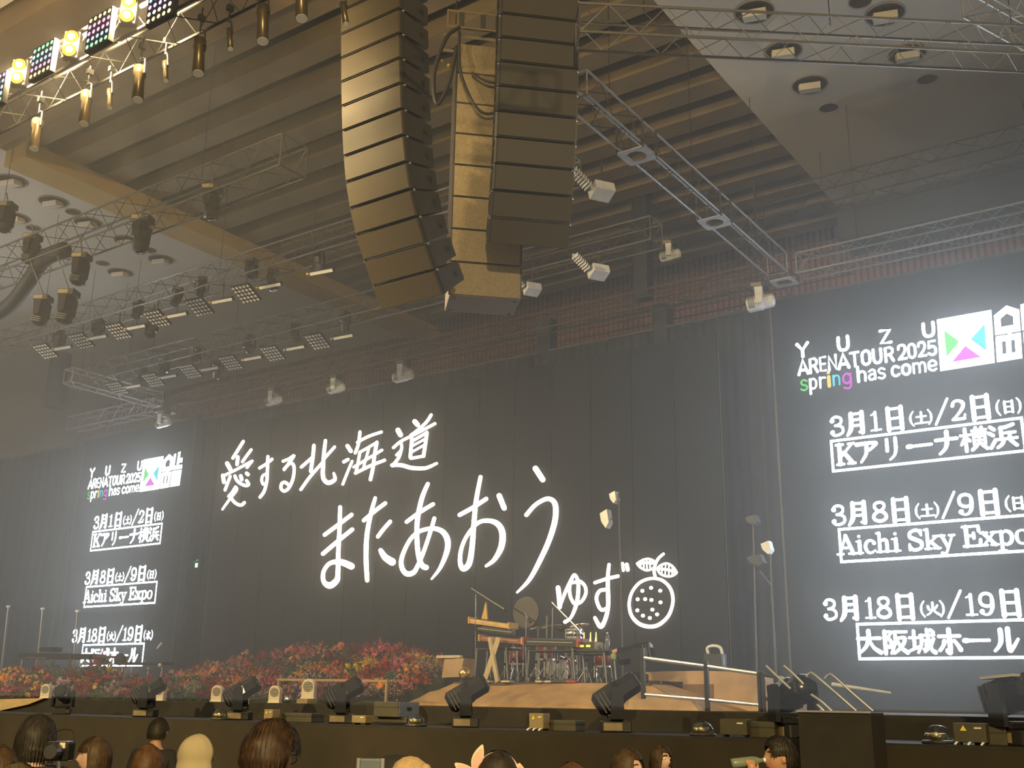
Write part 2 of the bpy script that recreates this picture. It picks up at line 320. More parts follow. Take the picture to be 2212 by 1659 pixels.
# stroke glyphs in a unit box (x right, y up); each stroke is (points, width code, straight?)  H thin, T thick, M medium
H, M, T = 0.112, 0.15, 0.195
G = {
 '3': [([(.12, .80), (.25, .94), (.52, .98), (.80, .87), (.80, .67), (.58, .55), (.38, .53)], M), ([(.38, .53), (.68, .50), (.90, .36), (.88, .14), (.58, .03), (.28, .03), (.10, .16)], M), ([(.15, .80), (.18, .78)], T + .05), ([(.13, .18), (.16, .20)], T + .05)],
 '1': [([(.52, .95), (.52, .04)], .20), ([(.18, .83), (.34, .87), (.5, .96)], .09), ([(.12, .04), (.92, .04)], H)],
 '2': [([(.14, .75), (.25, .93), (.55, .98), (.84, .85), (.84, .65), (.52, .35), (.10, .08)], [T, M, M, T, T, M, H]), ([(.10, .07), (.88, .07)], .16), ([(.88, .07), (.93, .26)], H)],
 '8': [([(.50, .97), (.22, .90), (.20, .70), (.50, .53), (.80, .70), (.78, .90), (.50, .97)], M), ([(.50, .53), (.14, .38), (.12, .15), (.50, .03), (.88, .15), (.86, .38), (.50, .53)], M + .02)],
 '9': [([(.88, .70), (.82, .47), (.52, .40), (.20, .50), (.12, .72), (.25, .92), (.52, .98), (.80, .90), (.88, .70)], M + .01), ([(.88, .70), (.86, .35), (.70, .10), (.42, .02), (.16, .12)], [T, T, M, H, M]), ([(.17, .16), (.20, .18)], T + .04)],
 '/': [([(.03, 0), (.97, 1)], M)],
 '(': [([(.90, 1), (.45, .75), (.35, .5), (.45, .25), (.90, 0)], [H, M, T, M, H])],
 ')': [([(.10, 1), (.55, .75), (.65, .5), (.55, .25), (.10, 0)], [H, M, T, M, H])],
 '月': [([(.28, .95), (.28, .50), (.22, .22), (.04, .0)], [T, T, T, H]), ([(.26, .93), (.88, .93)], H), ([(.86, .97), (.86, .06)], T), ([(.86, .05), (.70, .09)], H), ([(.30, .66), (.84, .66)], H), ([(.30, .40), (.84, .40)], H)],
 '日': [([(.14, .97), (.14, .0)], T), ([(.86, .97), (.86, .0)], T), ([(.14, .93), (.86, .93)], H), ([(.16, .50), (.84, .50)], H), ([(.16, .06), (.84, .06)], H)],
 '土': [([(.5, 1), (.5, .05)], T), ([(.14, .62), (.86, .62)], H + .02), ([(.02, .05), (.98, .05)], H + .02)],
 '火': [([(.5, 1), (.48, .55), (.30, .2), (.02, 0)], [T, T, M, H]), ([(.48, .55), (.66, .25), (.96, .03)], [H, M, T]), ([(.12, .72), (.2, .46)], T), ([(.86, .76), (.66, .5)], M)],
 '水': [([(.5, 1), (.5, .05), (.40, .08)], T), ([(.08, .65), (.38, .65), (.30, .35), (.04, .12)], [H, M, M, H]), ([(.86, .80), (.58, .58)], M), ([(.54, .62), (.70, .32), (.97, .08)], [M, M, T])],
 '大': [([(.03, .67), (.97, .67)], H + .03), ([(.5, 1), (.49, .65), (.34, .28), (.04, 0)], [T, T, M, H]), ([(.52, .60), (.68, .26), (.96, .04)], [H, M, T])],
 '阪': [([(.08, .96), (.08, 0)], T - .02), ([(.08, .93), (.34, .93), (.20, .68)], H), ([(.20, .68), (.34, .48), (.28, .28), (.16, .30)], M), ([(.42, .93), (.98, .93)], H + .01), ([(.50, .92), (.50, .50), (.32, .0)], [M, M, H]), ([(.54, .65), (.90, .65), (.76, .30), (.44, .0)], [H, M, M, H]), ([(.58, .60), (.72, .25), (.97, .03)], [H, M, T])],
 '城': [([(.0, .66), (.38, .66)], H), ([(.19, .95), (.19, .2)], M), ([(.0, .10), (.38, .28)], H), ([(.42, .76), (.98, .76)], H), ([(.48, .76), (.46, .38), (.32, .02)], [M, M, H]), ([(.48, .52), (.64, .52), (.62, .20), (.54, .16)], H), ([(.70, 1), (.76, .50), (.86, .12), (.97, .02)], [M, M, M, T]), ([(.94, .60), (.80, .30), (.58, .05)], [M, M, H]), ([(.84, .98), (.95, .88)], M)],
 'ホ': [([(.04, .70), (.96, .70)], H + .03), ([(.5, .98), (.5, .04), (.38, .08)], T), ([(.28, .48), (.2, .28), (.05, .10)], [T, M, M]), ([(.70, .50), (.84, .32), (.95, .12)], [M, M, T])],
 'ー': [([(.0, .5), (.12, .5)], .20), ([(.06, .5), (1, .5)], .13)],
 'ル': [([(.30, .92), (.30, .52), (.20, .25), (.02, .05)], [T, T, M, H]), ([(.60, .96), (.60, .12), (.72, .14), (.98, .52)], [T, T, M, H])],
 'ア': [([(.03, .88), (.94, .88), (.82, .70), (.60, .54)], [T, M, M, H]), ([(.50, .70), (.44, .36), (.20, .03)], [T, M, H])],
 'リ': [([(.18, .95), (.18, .42)], T), ([(.80, .98), (.80, .50), (.68, .20), (.34, .0)], [T, T, M, H])],
 'ナ': [([(.02, .64), (.98, .64)], M), ([(.54, .98), (.52, .50), (.42, .22), (.16, .0)], [T, T, M, H])],
 '横': [([(.0, .72), (.36, .72)], H), ([(.19, 1), (.19, 0)], M), ([(.18, .66), (.02, .30)], H), ([(.21, .60), (.34, .45)], M), ([(.45, .88), (.98, .88)], H), ([(.60, 1), (.60, .72)], M), ([(.82, 1), (.82, .72)], M), ([(.40, .73), (1, .73)], H), ([(.50, .60), (.50, .25)], H), ([(.50, .60), (.93, .60)], H), ([(.93, .60), (.93, .25)], H), ([(.50, .43), (.93, .43)], H * .8), ([(.50, .27), (.93, .27)], H), ([(.71, .72), (.71, .27)], H), ([(.60, .20), (.42, .03)], M), ([(.82, .20), (.98, .03)], M)],
 '浜': [([(.06, .95), (.2, .82)], M), ([(.0, .68), (.15, .56)], M), ([(.03, .02), (.22, .36)], M), ([(.90, .97), (.62, .88), (.42, .86)], M), ([(.44, .88), (.44, .38)], M), ([(.44, .62), (.95, .62)], H), ([(.74, .62), (.74, .38)], M), ([(.28, .36), (1, .36)], H + .01), ([(.52, .30), (.42, .12), (.26, .0)], [M, M, H]), ([(.74, .30), (.96, .03)], M)],
 'K': [([(.18, .97), (.18, .03)], .19), ([(.0, .97), (.38, .97)], H), ([(.0, .03), (.38, .03)], H), ([(.88, .96), (.28, .42)], H), ([(.42, .58), (.86, .04)], .18), ([(.68, .97), (1, .97)], H), ([(.62, .03), (1, .03)], H)],
 'A': [([(.46, .97), (.82, .03)], .18), ([(.46, .95), (.14, .03)], H), ([(.24, .34), (.68, .34)], H), ([(.0, .03), (.30, .03)], H), ([(.60, .03), (1, .03)], H)],
 'i': [([(.55, .62), (.55, .03)], .26), ([(.12, .62), (.55, .62)], H), ([(.08, .03), (.98, .03)], H), ([(.50, .88), (.54, .88)], .20)],
 'c': [([(.88, .52), (.60, .63), (.28, .58), (.12, .34), (.26, .08), (.56, .01), (.90, .12)], [M, M, T, T + .03, T, M, H]), ([(.82, .48), (.86, .48)], T + .02)],
 'h': [([(.25, .97), (.25, .03)], .18), ([(.06, .97), (.25, .97)], H), ([(.04, .03), (.46, .03)], H), ([(.28, .50), (.48, .62), (.68, .60), (.76, .45), (.76, .03)], [H, M, T, T, T]), ([(.56, .03), (.98, .03)], H)],
 'S': [([(.84, .78), (.72, .95), (.46, .98), (.18, .86), (.20, .66), (.50, .52), (.82, .38), (.84, .14), (.52, .01), (.26, .06), (.12, .26)], [H, M, M, M, T, T, T, M, M, M, H]), ([(.86, .97), (.86, .72)], H), ([(.12, .30), (.12, .02)], H)],
 'k': [([(.22, .97), (.22, .03)], .17), ([(.04, .97), (.22, .97)], H), ([(.03, .03), (.42, .03)], H), ([(.80, .60), (.30, .28)], H), ([(.42, .36), (.86, .03)], .17), ([(.60, .62), (.96, .62)], H), ([(.60, .03), (1, .03)], H)],
 'y': [([(.20, .62), (.54, .05)], .17), ([(.86, .62), (.52, -.05), (.34, -.26), (.14, -.22)], [H, H, M, M]), ([(.0, .62), (.38, .62)], H), ([(.66, .62), (1, .62)], H)],
 'E': [([(.22, .97), (.22, .03)], .19), ([(.02, .97), (.90, .97)], H), ([(.02, .03), (.94, .03)], H), ([(.22, .52), (.62, .52)], H), ([(.90, .97), (.92, .72)], M), ([(.94, .03), (.97, .30)], M), ([(.62, .64), (.62, .40)], M)],
 'x': [([(.16, .62), (.84, .03)], .18), ([(.82, .62), (.16, .03)], H), ([(.0, .62), (.40, .62)], H), ([(.64, .62), (1, .62)], H), ([(.0, .03), (.36, .03)], H), ([(.60, .03), (1, .03)], H)],
 'p': [([(.26, .62), (.26, -.28)], .18), ([(.04, .62), (.26, .62)], H), ([(.04, -.28), (.50, -.28)], H), ([(.30, .52), (.56, .64), (.86, .52), (.92, .32), (.82, .10), (.54, .0), (.30, .10)], [H, M, T, T, T, M, H])],
 'o': [([(.50, .63), (.20, .54), (.12, .32), (.22, .08), (.50, .0), (.78, .08), (.88, .32), (.80, .54), (.50, .63)], [H, M, T, M, H, M, T, M, H])],
}
# plain rounded sans letters of the tour title
w_ = 0.28
GS = {
 'Y': [([(.05, .92), (.5, .5), (.95, .92)], w_, 0), ([(.5, .5), (.5, .08)], w_, 0)],
 'U': [([(.12, .92), (.12, .35), (.30, .10), (.70, .10), (.88, .35), (.88, .92)], w_, 1)],
 'Z': [([(.10, .91), (.90, .91), (.10, .09), (.92, .09)], w_ * .95, 0)],
 'A': [([(.06, .06), (.5, .94), (.94, .06)], w_, 0), ([(.25, .30), (.75, .30)], w_ * .9, 0)],
 'R': [([(.14, .06), (.14, .92), (.62, .92), (.86, .78), (.86, .60), (.62, .48), (.14, .48)], w_, 0), ([(.55, .48), (.90, .06)], w_, 0)],
 'E': [([(.88, .92), (.14, .92), (.14, .08), (.88, .08)], w_, 0), ([(.14, .5), (.80, .5)], w_ * .9, 0)],
 'N': [([(.12, .06), (.12, .92), (.88, .08), (.88, .94)], w_, 0)],
 'T': [([(.02, .92), (.98, .92)], w_, 0), ([(.5, .92), (.5, .06)], w_, 0)],
 'O': [([(.5, .93), (.18, .80), (.12, .5), (.18, .2), (.5, .07), (.82, .2), (.88, .5), (.82, .8), (.5, .93)], w_, 1)],
 '2': [([(.12, .72), (.25, .92), (.70, .92), (.86, .72), (.70, .45), (.12, .09)], w_, 1), ([(.12, .09), (.92, .09)], w_, 0)],
 '0': [([(.5, .93), (.18, .80), (.12, .5), (.18, .2), (.5, .07), (.82, .2), (.88, .5), (.82, .8), (.5, .93)], w_, 1)],
 '5': [([(.86, .92), (.22, .92), (.18, .52)], w_, 0), ([(.18, .52), (.55, .60), (.86, .45), (.84, .18), (.5, .07), (.12, .18)], w_, 1)],
 's': [([(.88, .56), (.5, .66), (.16, .54), (.30, .38), (.74, .30), (.86, .14), (.5, .03), (.10, .12)], .225, 1)],
 'p': [([(.14, .64), (.14, -.24)], w_, 0), ([(.14, .50), (.5, .65), (.86, .50), (.86, .18), (.5, .05), (.14, .16)], .225, 1)],
 'r': [([(.25, .66), (.25, .04)], .24, 0), ([(.25, .45), (.5, .62), (.92, .60)], .225, 1)],
 'i': [([(.5, .62), (.5, .06)], .30, 0), ([(.48, .88), (.52, .88)], .28, 0)],
 'n': [([(.15, .64), (.15, .06)], w_, 0), ([(.15, .48), (.5, .64), (.84, .50), (.84, .06)], .225, 1)],
 'g': [([(.86, .62), (.86, -.05), (.6, -.25), (.15, -.18)], .225, 1), ([(.86, .50), (.5, .65), (.14, .50), (.14, .20), (.5, .06), (.86, .18)], .225, 1)],
 'h': [([(.15, .94), (.15, .06)], w_, 0), ([(.15, .48), (.5, .64), (.84, .50), (.84, .06)], .225, 1)],
 'a': [([(.18, .56), (.55, .65), (.84, .52), (.84, .06)], .225, 1), ([(.84, .36), (.4, .38), (.13, .22), (.35, .05), (.84, .14)], .225, 1)],
 'c': [([(.88, .54), (.5, .65), (.14, .50), (.14, .20), (.5, .05), (.88, .14)], w_, 1)],
 'o': [([(.5, .65), (.16, .52), (.14, .20), (.5, .05), (.86, .2), (.86, .5), (.5, .65)], w_, 1)],
 'm': [([(.10, .64), (.10, .06)], .155, 0), ([(.10, .5), (.30, .64), (.5, .5), (.5, .06)], .155, 1), ([(.5, .5), (.72, .64), (.9, .5), (.9, .06)], .155, 1)],
 'e': [([(.16, .34), (.86, .36), (.80, .56), (.5, .65), (.16, .52), (.14, .20), (.5, .05), (.86, .12)], .225, 1)],
}
def put(mb, ch, x0, x1, z0, z1, Y, sans=False, bold=1.0):
    """draw one glyph in the box (x0..x1, z0..z1) of the screen plane"""
    h = z1 - z0; wd = x1 - x0
    for st in (GS if sans else G)[ch]:
        pts, wt = st[0], st[1]
        sm = len(st) < 3 or st[2] == 1
        unit = (wd if sans else min(h, wd * 1.25)) if not sans else min(h * .72, wd)
        if ch in '/()': unit = h * (.62 if ch == '/' else .72)
        if ch in '1i': unit = h * .72
        ww = [a * unit * bold for a in wt] if isinstance(wt, list) else wt * unit * bold
        q = [(x0 + a * wd, z0 + b * h) for a, b in pts]
        ribbon(mb, q, ww, Y, smooth=sm and len(q) > 2)

def crop(ox, oy, sc): return lambda x, y: s2(ox + x * sc, oy + y * sc)
c5, c6, c7, c4 = crop(1770, 830, .19982), crop(1770, 1040, .19982), crop(1760, 1240, .20434), crop(1710, 640, .22694)
def spans(c, items, ymid):      # crop-space (char, left, right) -> plane spans, following the row's slope
    out = []
    for ch, a, b in items:
        out.append((ch, c(a, ymid((a + b) / 2))[0], c(b, ymid((a + b) / 2))[0]))
    return out
def row_z(c, x, y): return c(x, y)[1]
ROWS = []
# the three date rows, read from the right-hand screen
z_b = row_z(c5, 820, 478); z_t = row_z(c5, 820, 255)
r1 = spans(c5, [('3', 112, 262), ('月', 285, 488), ('1', 535, 668), ('日', 715, 912), ('(', 958, 1018), ('土', 1025, 1168), (')', 1168, 1224), ('/', 1242, 1398), ('2', 1418, 1580), ('日', 1632, 1848), ('(', 1893, 1952), ('日', 1985, 2098), (')', 2130, 2190)], lambda x: 430 - x * .105)
ROWS.append((r1, z_b, z_t))
z_b = row_z(c6, 875, 418); z_t = row_z(c6, 875, 190)
r2 = spans(c6, [('3', 132, 283), ('月', 305, 515), ('8', 570, 732), ('日', 778, 975), ('(', 1020, 1082), ('土', 1088, 1238), (')', 1240, 1300), ('/', 1318, 1475), ('9', 1492, 1668), ('日', 1722, 1945), ('(', 1990, 2060), ('日', 2082, 2205), (')', 2235, 2300)], lambda x: 370 - x * .075)
ROWS.append((r2, z_b, z_t))
z_b = row_z(c7, 955, 460); z_t = row_z(c7, 955, 225)
r3 = spans(c7, [('3', 92, 235), ('月', 262, 465), ('1', 520, 645), ('8', 652, 808), ('日', 858, 1055), ('(', 1102, 1162), ('火', 1178, 1315), (')', 1320, 1380), ('/', 1398, 1560), ('1', 1582, 1722), ('9', 1732, 1900), ('日', 1962, 2180), ('(', 2225, 2290), ('水', 2305, 2450), (')', 2465, 2530)], lambda x: 370 - x * .02)
ROWS.append((r3, z_b, z_t))
VEN = []
v1 = spans(c5, [('K', 185, 382), ('ア', 402, 626), ('リ', 706, 858), ('ー', 958, 1213), ('ナ', 1256, 1495), ('横', 1528, 1816), ('浜', 1838, 2140)], lambda x: 780 - x * .10)
VEN.append((v1, row_z(c5, 1080, 780), row_z(c5, 1080, 545)))
v2 = spans(c6, [('A', 190, 400), ('i', 392, 468), ('c', 480, 612), ('h', 612, 765), ('i', 772, 872), ('S', 950, 1128), ('k', 1132, 1300), ('y', 1290, 1462), ('E', 1548, 1745), ('x', 1742, 1925), ('p', 1922, 2092), ('o', 2110, 2275)], lambda x: 700 - x * .06)
VEN.append((v2, row_z(c6, 1130, 737), row_z(c6, 1130, 517)))
v3 = spans(c7, [('大', 447, 702), ('阪', 722, 980), ('城', 1000, 1272), ('ホ', 1302, 1546), ('ー', 1582, 1842), ('ル', 1888, 2155)], lambda x: 720 - x * .02)
VEN.append((v3, row_z(c7, 1300, 832), row_z(c7, 1300, 585)))
# venue frames: (x0, x1, z0, z1) outer edges, found from both screens
D0 = SY
FRAMES = [(-.324 * D0, -.152 * D0, .215 * D0 + 1.75, .2468 * D0 + 1.75), (-.3225 * D0, -.149 * D0, .1285 * D0 + 1.75, .1612 * D0 + 1.75), (-.3122 * D0, -.163 * D0, .0405 * D0 + 1.75, .0735 * D0 + 1.75)]
TX = {}
def frame(mb, x0, x1, z0, z1, t, Y):
    for a, b, c, d in ((x0, x1, z0, z0 + t), (x0, x1, z1 - t, z1), (x0, x0 + t, z0, z1), (x1 - t, x1, z0, z1)):
        poly2(mb, [(a, c), (b, c), (b, d), (a, d)], Y)

def make_screen(label, dx):
    Y = SY
    t = thing('led_screen', label, 'screen', (0, 0, 0))
    X0, X1, Z0, Z1 = -9.75 + dx, -2.6 + dx, 1.70, 12.15
    MB().box(((X0 + X1) / 2, Y + .11, (Z0 + Z1) / 2), (X1 - X0, .2, Z1 - Z0)).build('panel', panel_m, t)
    e = MB()
    for a in (X0 - .03, X1 + .03): e.box((a, Y + .13, (Z0 + Z1) / 2), (.06, .28, Z1 - Z0 + .12))
    for b in (Z0 - .03, Z1 + .03): e.box(((X0 + X1) / 2, Y + .13, b), (X1 - X0 + .12, .28, .06))
    e.build('screen_frame', panel_edge, t)
    for (items, zb, zt), (ven, vb, vt), fr, nm in zip(ROWS, VEN, FRAMES, ('first', 'second', 'third')):
        h = zt - zb; mb = MB()
        for i, (ch, a, b) in enumerate(items):
            if ch in '月日' and items[i - 1][0] != '(':
                put(mb, ch, a + dx, b + dx, zb - .05 * h, zt + .05 * h, Y)
            elif ch == '/': put(mb, ch, a + dx, b + dx, zb - .06 * h, zt + .10 * h, Y)
            elif ch in '()': put(mb, ch, a + dx, b + dx, zb + .0 * h, zb + .70 * h, Y)
            elif i > 0 and items[i - 1][0] == '(': put(mb, ch, a + dx, b + dx, zb + .08 * h, zb + .62 * h, Y)
            else: put(mb, ch, a + dx, b + dx, zb, zt - .04 * h, Y)
        mb.build('date_lettering', led_white, t)
        mb = MB(); h = vt - vb
        for ch, a, b in ven: put(mb, ch, a + dx, b + dx, vb, vt, Y)
        mb.build('venue_lettering', led_white, t)
        mb = MB(); x0, x1, z0, z1 = fr
        frame(mb, x0 + dx, x1 + dx, z0, z1, .06, Y); mb.build('venue_border', led_white, t)
    # tour title
    def line(chars, l, y0, y1, slope, gl=led_white, name='title_lettering'):
        mb = MB()
        for ch, a, b in chars:
            m_ = (a + b) / 2; zb = c4(m_, y0 - slope * m_)[1]; zt = c4(m_, y1 - slope * m_)[1]
            ym = (y0 + y1) / 2 - slope * m_
            put(mb, ch, c4(a, ym)[0] + dx, c4(b, ym)[0] + dx, zb, zt, Y, sans=True)
        return mb.build(name, gl, t)
    line([('Y', 48, 160), ('U', 432, 550), ('Z', 835, 950), ('U', 1242, 1365)], 0, 602, 455, .162)
    line([('A', 60, 158), ('R', 165, 252), ('E', 264, 332), ('N', 345, 432), ('A', 438, 548), ('T', 560, 642), ('O', 660, 756), ('U', 768, 862), ('R', 880, 975), ('2', 1006, 1096), ('0', 1102, 1186), ('2', 1198, 1282), ('5', 1290, 1380)], 0, 765, 612, .148)
    SB, ST = 918, 760
    line([('p', 165, 240), ('r', 252, 325), ('h', 618, 714), ('a', 722, 806), ('s', 816, 895), ('c', 946, 1030), ('o', 1042, 1134), ('m', 1145, 1282), ('e', 1292, 1385)], 0, SB, ST, .152)
    line([('s', 78, 156)], 0, SB, ST, .152, led_green)
    line([('i', 334, 374)], 0, SB, ST, .152, led_yel)
    line([('n', 386, 464)], 0, SB, ST, .152, led_cyan)
    line([('g', 480, 572)], 0, SB, ST, .152, led_mag)
    def pl(pts, Yo=0): return [(c4(a, b)[0] + dx, c4(a, b)[1]) for a, b in pts]
    mb = MB(); poly2(mb, pl([(1383, 222), (1415, 712), (1933, 632), (1900, 130)]), Y); sq = mb.build('emblem', led_white, t)
    for pts, g in (([(1452, 322), (1475, 582), (1600, 432)], led_lime), ([(1838, 262), (1705, 412), (1858, 522)], led_cyan), ([(1655, 472), (1525, 628), (1805, 580)], led_mag)):
        poly2(MB(), pl(pts), Y - .01) if False else None
        mb = MB(); poly2(mb, pl(pts), Y - .012); mb.build('emblem_triangle', g, sq)
    mb = MB()
    def quad(*pts): poly2(mb, pl(pts), Y)
    # block characters right of the emblem
    quad((1925, 185), (1940, 370), (1997, 360), (1988, 210)); quad((2110, 190), (2115, 340), (2178, 328), (2165, 128)); quad((1925, 185), (1988, 212), (2048, 162), (2045, 88)); quad((2045, 88), (2048, 162), (2112, 192), (2165, 128)); quad((1996, 292), (1997, 362), (2116, 340), (2112, 272))
    quad((1940, 385), (1955, 628), (2010, 619), (1998, 375)); quad((2035, 370), (2050, 612), (2098, 604), (2085, 362)); quad((2120, 356), (2138, 598), (2195, 588), (2180, 346)); quad((1940, 385), (1944, 440), (2182, 402), (2178, 346)); quad((1950, 560), (1955, 628), (2195, 588), (2190, 522)); quad((2058, 350), (2060, 372), (2092, 366), (2090, 345))
    quad((2178, 80), (2196, 322), (2250, 312), (2232, 64)); quad((2286, 40), (2306, 302), (2366, 292), (2346, 26)); quad((2346, 130), (2352, 200), (2440, 186), (2434, 115)); quad((2192, 262), (2196, 322), (2460, 280), (2456, 222)); quad((2206, 342), (2224, 582), (2480, 542), (2462, 300))
    mb.build('emblem_lettering', led_white, t)
    return t
make_screen('right LED screen with white tour title, colour emblem and large date lettering', 0.0)
make_screen('left LED screen with the same lettering, smaller, above the flowers at far left', -30.63)

# centre screen of tall dark mesh strips with the handwritten message
CS = thing('centre_led_screen', 'wide dark centre LED screen with handwritten message and fruit drawing', 'screen', (0, 0, 0))
xs = [-31.62 + 1.35 * i for i in range(16)]
for a, b in zip(xs[:-1], xs[1:]):
    MB().box(((a + b) / 2, SY + .12, 6.62), (b - a - .035, .16, 9.96)).build('mesh_strip', panel_m, CS)
sm = MB()
for a in xs: sm.box((a, SY + .10, 6.62), (.018, .02, 9.96))
sm.build('strip_joint', mat('strip_joint_grey', (0.16, 0.16, 0.16), 0.5), CS)
def pen(name, ox, oy, sc, strokes):
    """handwriting traced in photo pixels and laid onto the screen plane"""
    mb = MB()
    for st in strokes:
        pts, wd = st[0], st[1]
        P = [(ox + x * sc, oy + y * sc) for x, y in pts]
        tmp = ribbon(MB(), P, [q * sc for q in wd] if isinstance(wd, list) else wd * sc, 0)
        vs = []
        for x, _, y in tmp.v:
            p = atY(x, y, SY - .02); vs.append((p.x, SY - .02, p.z))
        mb.add(vs, [tuple(reversed(f)) for f in tmp.f])
    return mb.build(name, led_pen, CS)
pen('handwriting', 460, 880, .22604, [
 ([(290, 325), (240, 405), (190, 485)], 30), ([(365, 405), (320, 465), (282, 520)], 28), ([(135, 535), (165, 590)], 40), ([(238, 475), (230, 545)], 34),
 ([(110, 650), (250, 580), (375, 512)], 26), ([(375, 512), (325, 575)], 26), ([(95, 650), (105, 715)], 36), ([(165, 660), (115, 790)], 28),
 ([(210, 655), (235, 705), (300, 745), (340, 738), (322, 700)], 30), ([(265, 655), (275, 690)], 34), ([(322, 630), (335, 642)], 34),
 ([(215, 760), (185, 810), (150, 850)], 28), ([(215, 760), (225, 790), (165, 870), (90, 975)], [28, 28, 26, 20]), ([(160, 850), (210, 910), (265, 935), (300, 910)], 30)])
pen('handwriting', 460, 880, .22604, [([(445, 580), (510, 540), (565, 495)], 28), ([(525, 470), (520, 600), (515, 700), (490, 800), (450, 858)], 30), ([(515, 635), (480, 650), (465, 690), (480, 735), (512, 718)], 26)])
pen('handwriting', 460, 880, .22604, [([(670, 515), (730, 490), (775, 460), (735, 520), (680, 595)], 28), ([(680, 590), (740, 532), (775, 570), (765, 680), (725, 770), (680, 800), (650, 772), (658, 728), (690, 716), (722, 742)], 30)])
pen('handwriting', 460, 880, .22604, [([(965, 365), (955, 470), (935, 610)], 34), ([(845, 570), (950, 478)], 30), ([(840, 785), (930, 660), (1045, 530)], 30), ([(1075, 318), (1060, 450), (1050, 640), (1070, 700), (1110, 720), (1165, 688), (1155, 630)], [32, 36, 40, 42, 42, 36, 24]), ([(1162, 378), (1070, 482)], 28)])
pen('handwriting', 460, 880, .22604, [([(1285, 368), (1318, 418)], 38), ([(1250, 520), (1290, 498)], 32), ([(1240, 735), (1290, 610), (1330, 515)], 26), ([(1405, 235), (1390, 350), (1360, 435)], 30), ([(1380, 335), (1480, 280), (1610, 235)], 28), ([(1405, 425), (1388, 520), (1368, 615)], 28), ([(1402, 430), (1480, 385), (1566, 335)], 26), ([(1566, 335), (1545, 450), (1530, 570), (1505, 690)], 34), ([(1345, 570), (1480, 490), (1615, 408)], 26), ([(1362, 628), (1500, 560), (1640, 505)], 30), ([(1490, 390), (1440, 570)], 24)])
pen('handwriting', 460, 880, .22604, [([(1768, 218), (1792, 262)], 48), ([(1928, 135), (1955, 165)], 46), ([(2085, 72), (2040, 140), (1960, 215), (1890, 268)], 30), ([(1725, 385), (1800, 322), (1930, 258), (2122, 155)], 28), ([(1902, 300), (1885, 475)], 34), ([(1912, 318), (2045, 240)], 28), ([(2045, 240), (2030, 350), (2012, 465)], 34), ([(1900, 372), (2030, 300)], 22), ([(1895, 430), (2022, 358)], 22), ([(1890, 488), (2012, 465)], 28),
 ([(1795, 325), (1802, 400), (1755, 455)], 28), ([(1798, 410), (1775, 480), (1715, 558)], 30), ([(1712, 552), (1800, 552), (1900, 578), (2030, 580), (2138, 535)], [36, 38, 38, 34, 26])])
K2 = (680, 990, .24864)
pen('handwriting', *K2, [([(220, 425), (215, 600), (205, 800), (200, 1000), (190, 1060), (130, 1105), (78, 1070), (75, 990), (120, 920), (190, 898), (250, 908), (318, 938)], [34, 36, 38, 42, 50, 56, 40, 36, 36, 44, 54, 58]), ([(85, 665), (200, 580), (320, 490)], 34), ([(70, 830), (200, 720), (325, 618)], 36)])
pen('handwriting', *K2, [([(525, 345), (490, 470), (455, 650), (445, 850), (455, 1060)], [30, 36, 40, 42, 38]), ([(425, 540), (520, 460), (612, 390)], 34), ([(548, 680), (600, 612), (655, 550)], 34), ([(572, 800), (610, 858), (672, 900)], [40, 56, 66])])
pen('handwriting', *K2, [([(798, 552), (910, 470), (1028, 398)], 34), ([(982, 222), (930, 350), (890, 550), (890, 750), (910, 880), (940, 938), (968, 948)], [34, 40, 42, 42, 44, 46, 46]), ([(1038, 522), (1010, 620), (950, 800), (900, 920), (860, 990), (800, 1003), (757, 950), (757, 860), (820, 720), (900, 640), (1010, 610), (1100, 630), (1150, 700), (1150, 800), (1090, 950), (1015, 1048)], [34, 34, 34, 36, 42, 46, 42, 38, 34, 34, 36, 44, 50, 46, 32, 18])])
pen('handwriting', *K2, [([(1258, 492), (1370, 430), (1490, 352)], 36), ([(1440, 162), (1400, 380), (1380, 600), (1365, 780), (1340, 915), (1288, 960), (1262, 895), (1275, 780), (1330, 660), (1420, 560), (1510, 542), (1590, 572), (1630, 650), (1620, 770), (1560, 880), (1488, 936)], [34, 40, 44, 46, 50, 46, 38, 34, 32, 34, 38, 48, 54, 52, 38, 24]), ([(1602, 325), (1645, 432)], 46)])
pen('handwriting', *K2, [([(1917, 88), (1980, 185)], 48), ([(1838, 492), (1920, 402), (2020, 352), (2085, 392), (2090, 520), (2040, 700), (1950, 900), (1860, 1060), (1758, 1165)], [36, 36, 38, 46, 48, 46, 42, 34, 18])])
K3 = (1180, 1180, .13562)
pen('handwriting', *K3, [([(188, 660), (205, 800), (215, 965)], [74, 76, 70]), ([(215, 975), (300, 740), (400, 530), (450, 455), (500, 540), (510, 700), (490, 880), (440, 1040), (380, 1150), (300, 1205)], [40, 52, 56, 50, 56, 60, 62, 56, 46, 60]), ([(382, 600), (375, 760), (420, 880), (470, 918), (560, 880), (628, 760), (618, 640), (540, 560), (460, 572), (382, 600)], 52)])
pen('handwriting', *K3, [([(775, 580), (960, 520), (1145, 475)], 54), ([(1000, 292), (980, 500), (985, 800), (980, 1000), (930, 1190), (862, 1280), (775, 1140)], [52, 60, 66, 64, 66, 70, 54]), ([(960, 690), (850, 712), (800, 820), (830, 945), (885, 1015), (962, 990)], 56), ([(1215, 272), (1228, 385)], 46), ([(1282, 292), (1297, 375)], 62)])
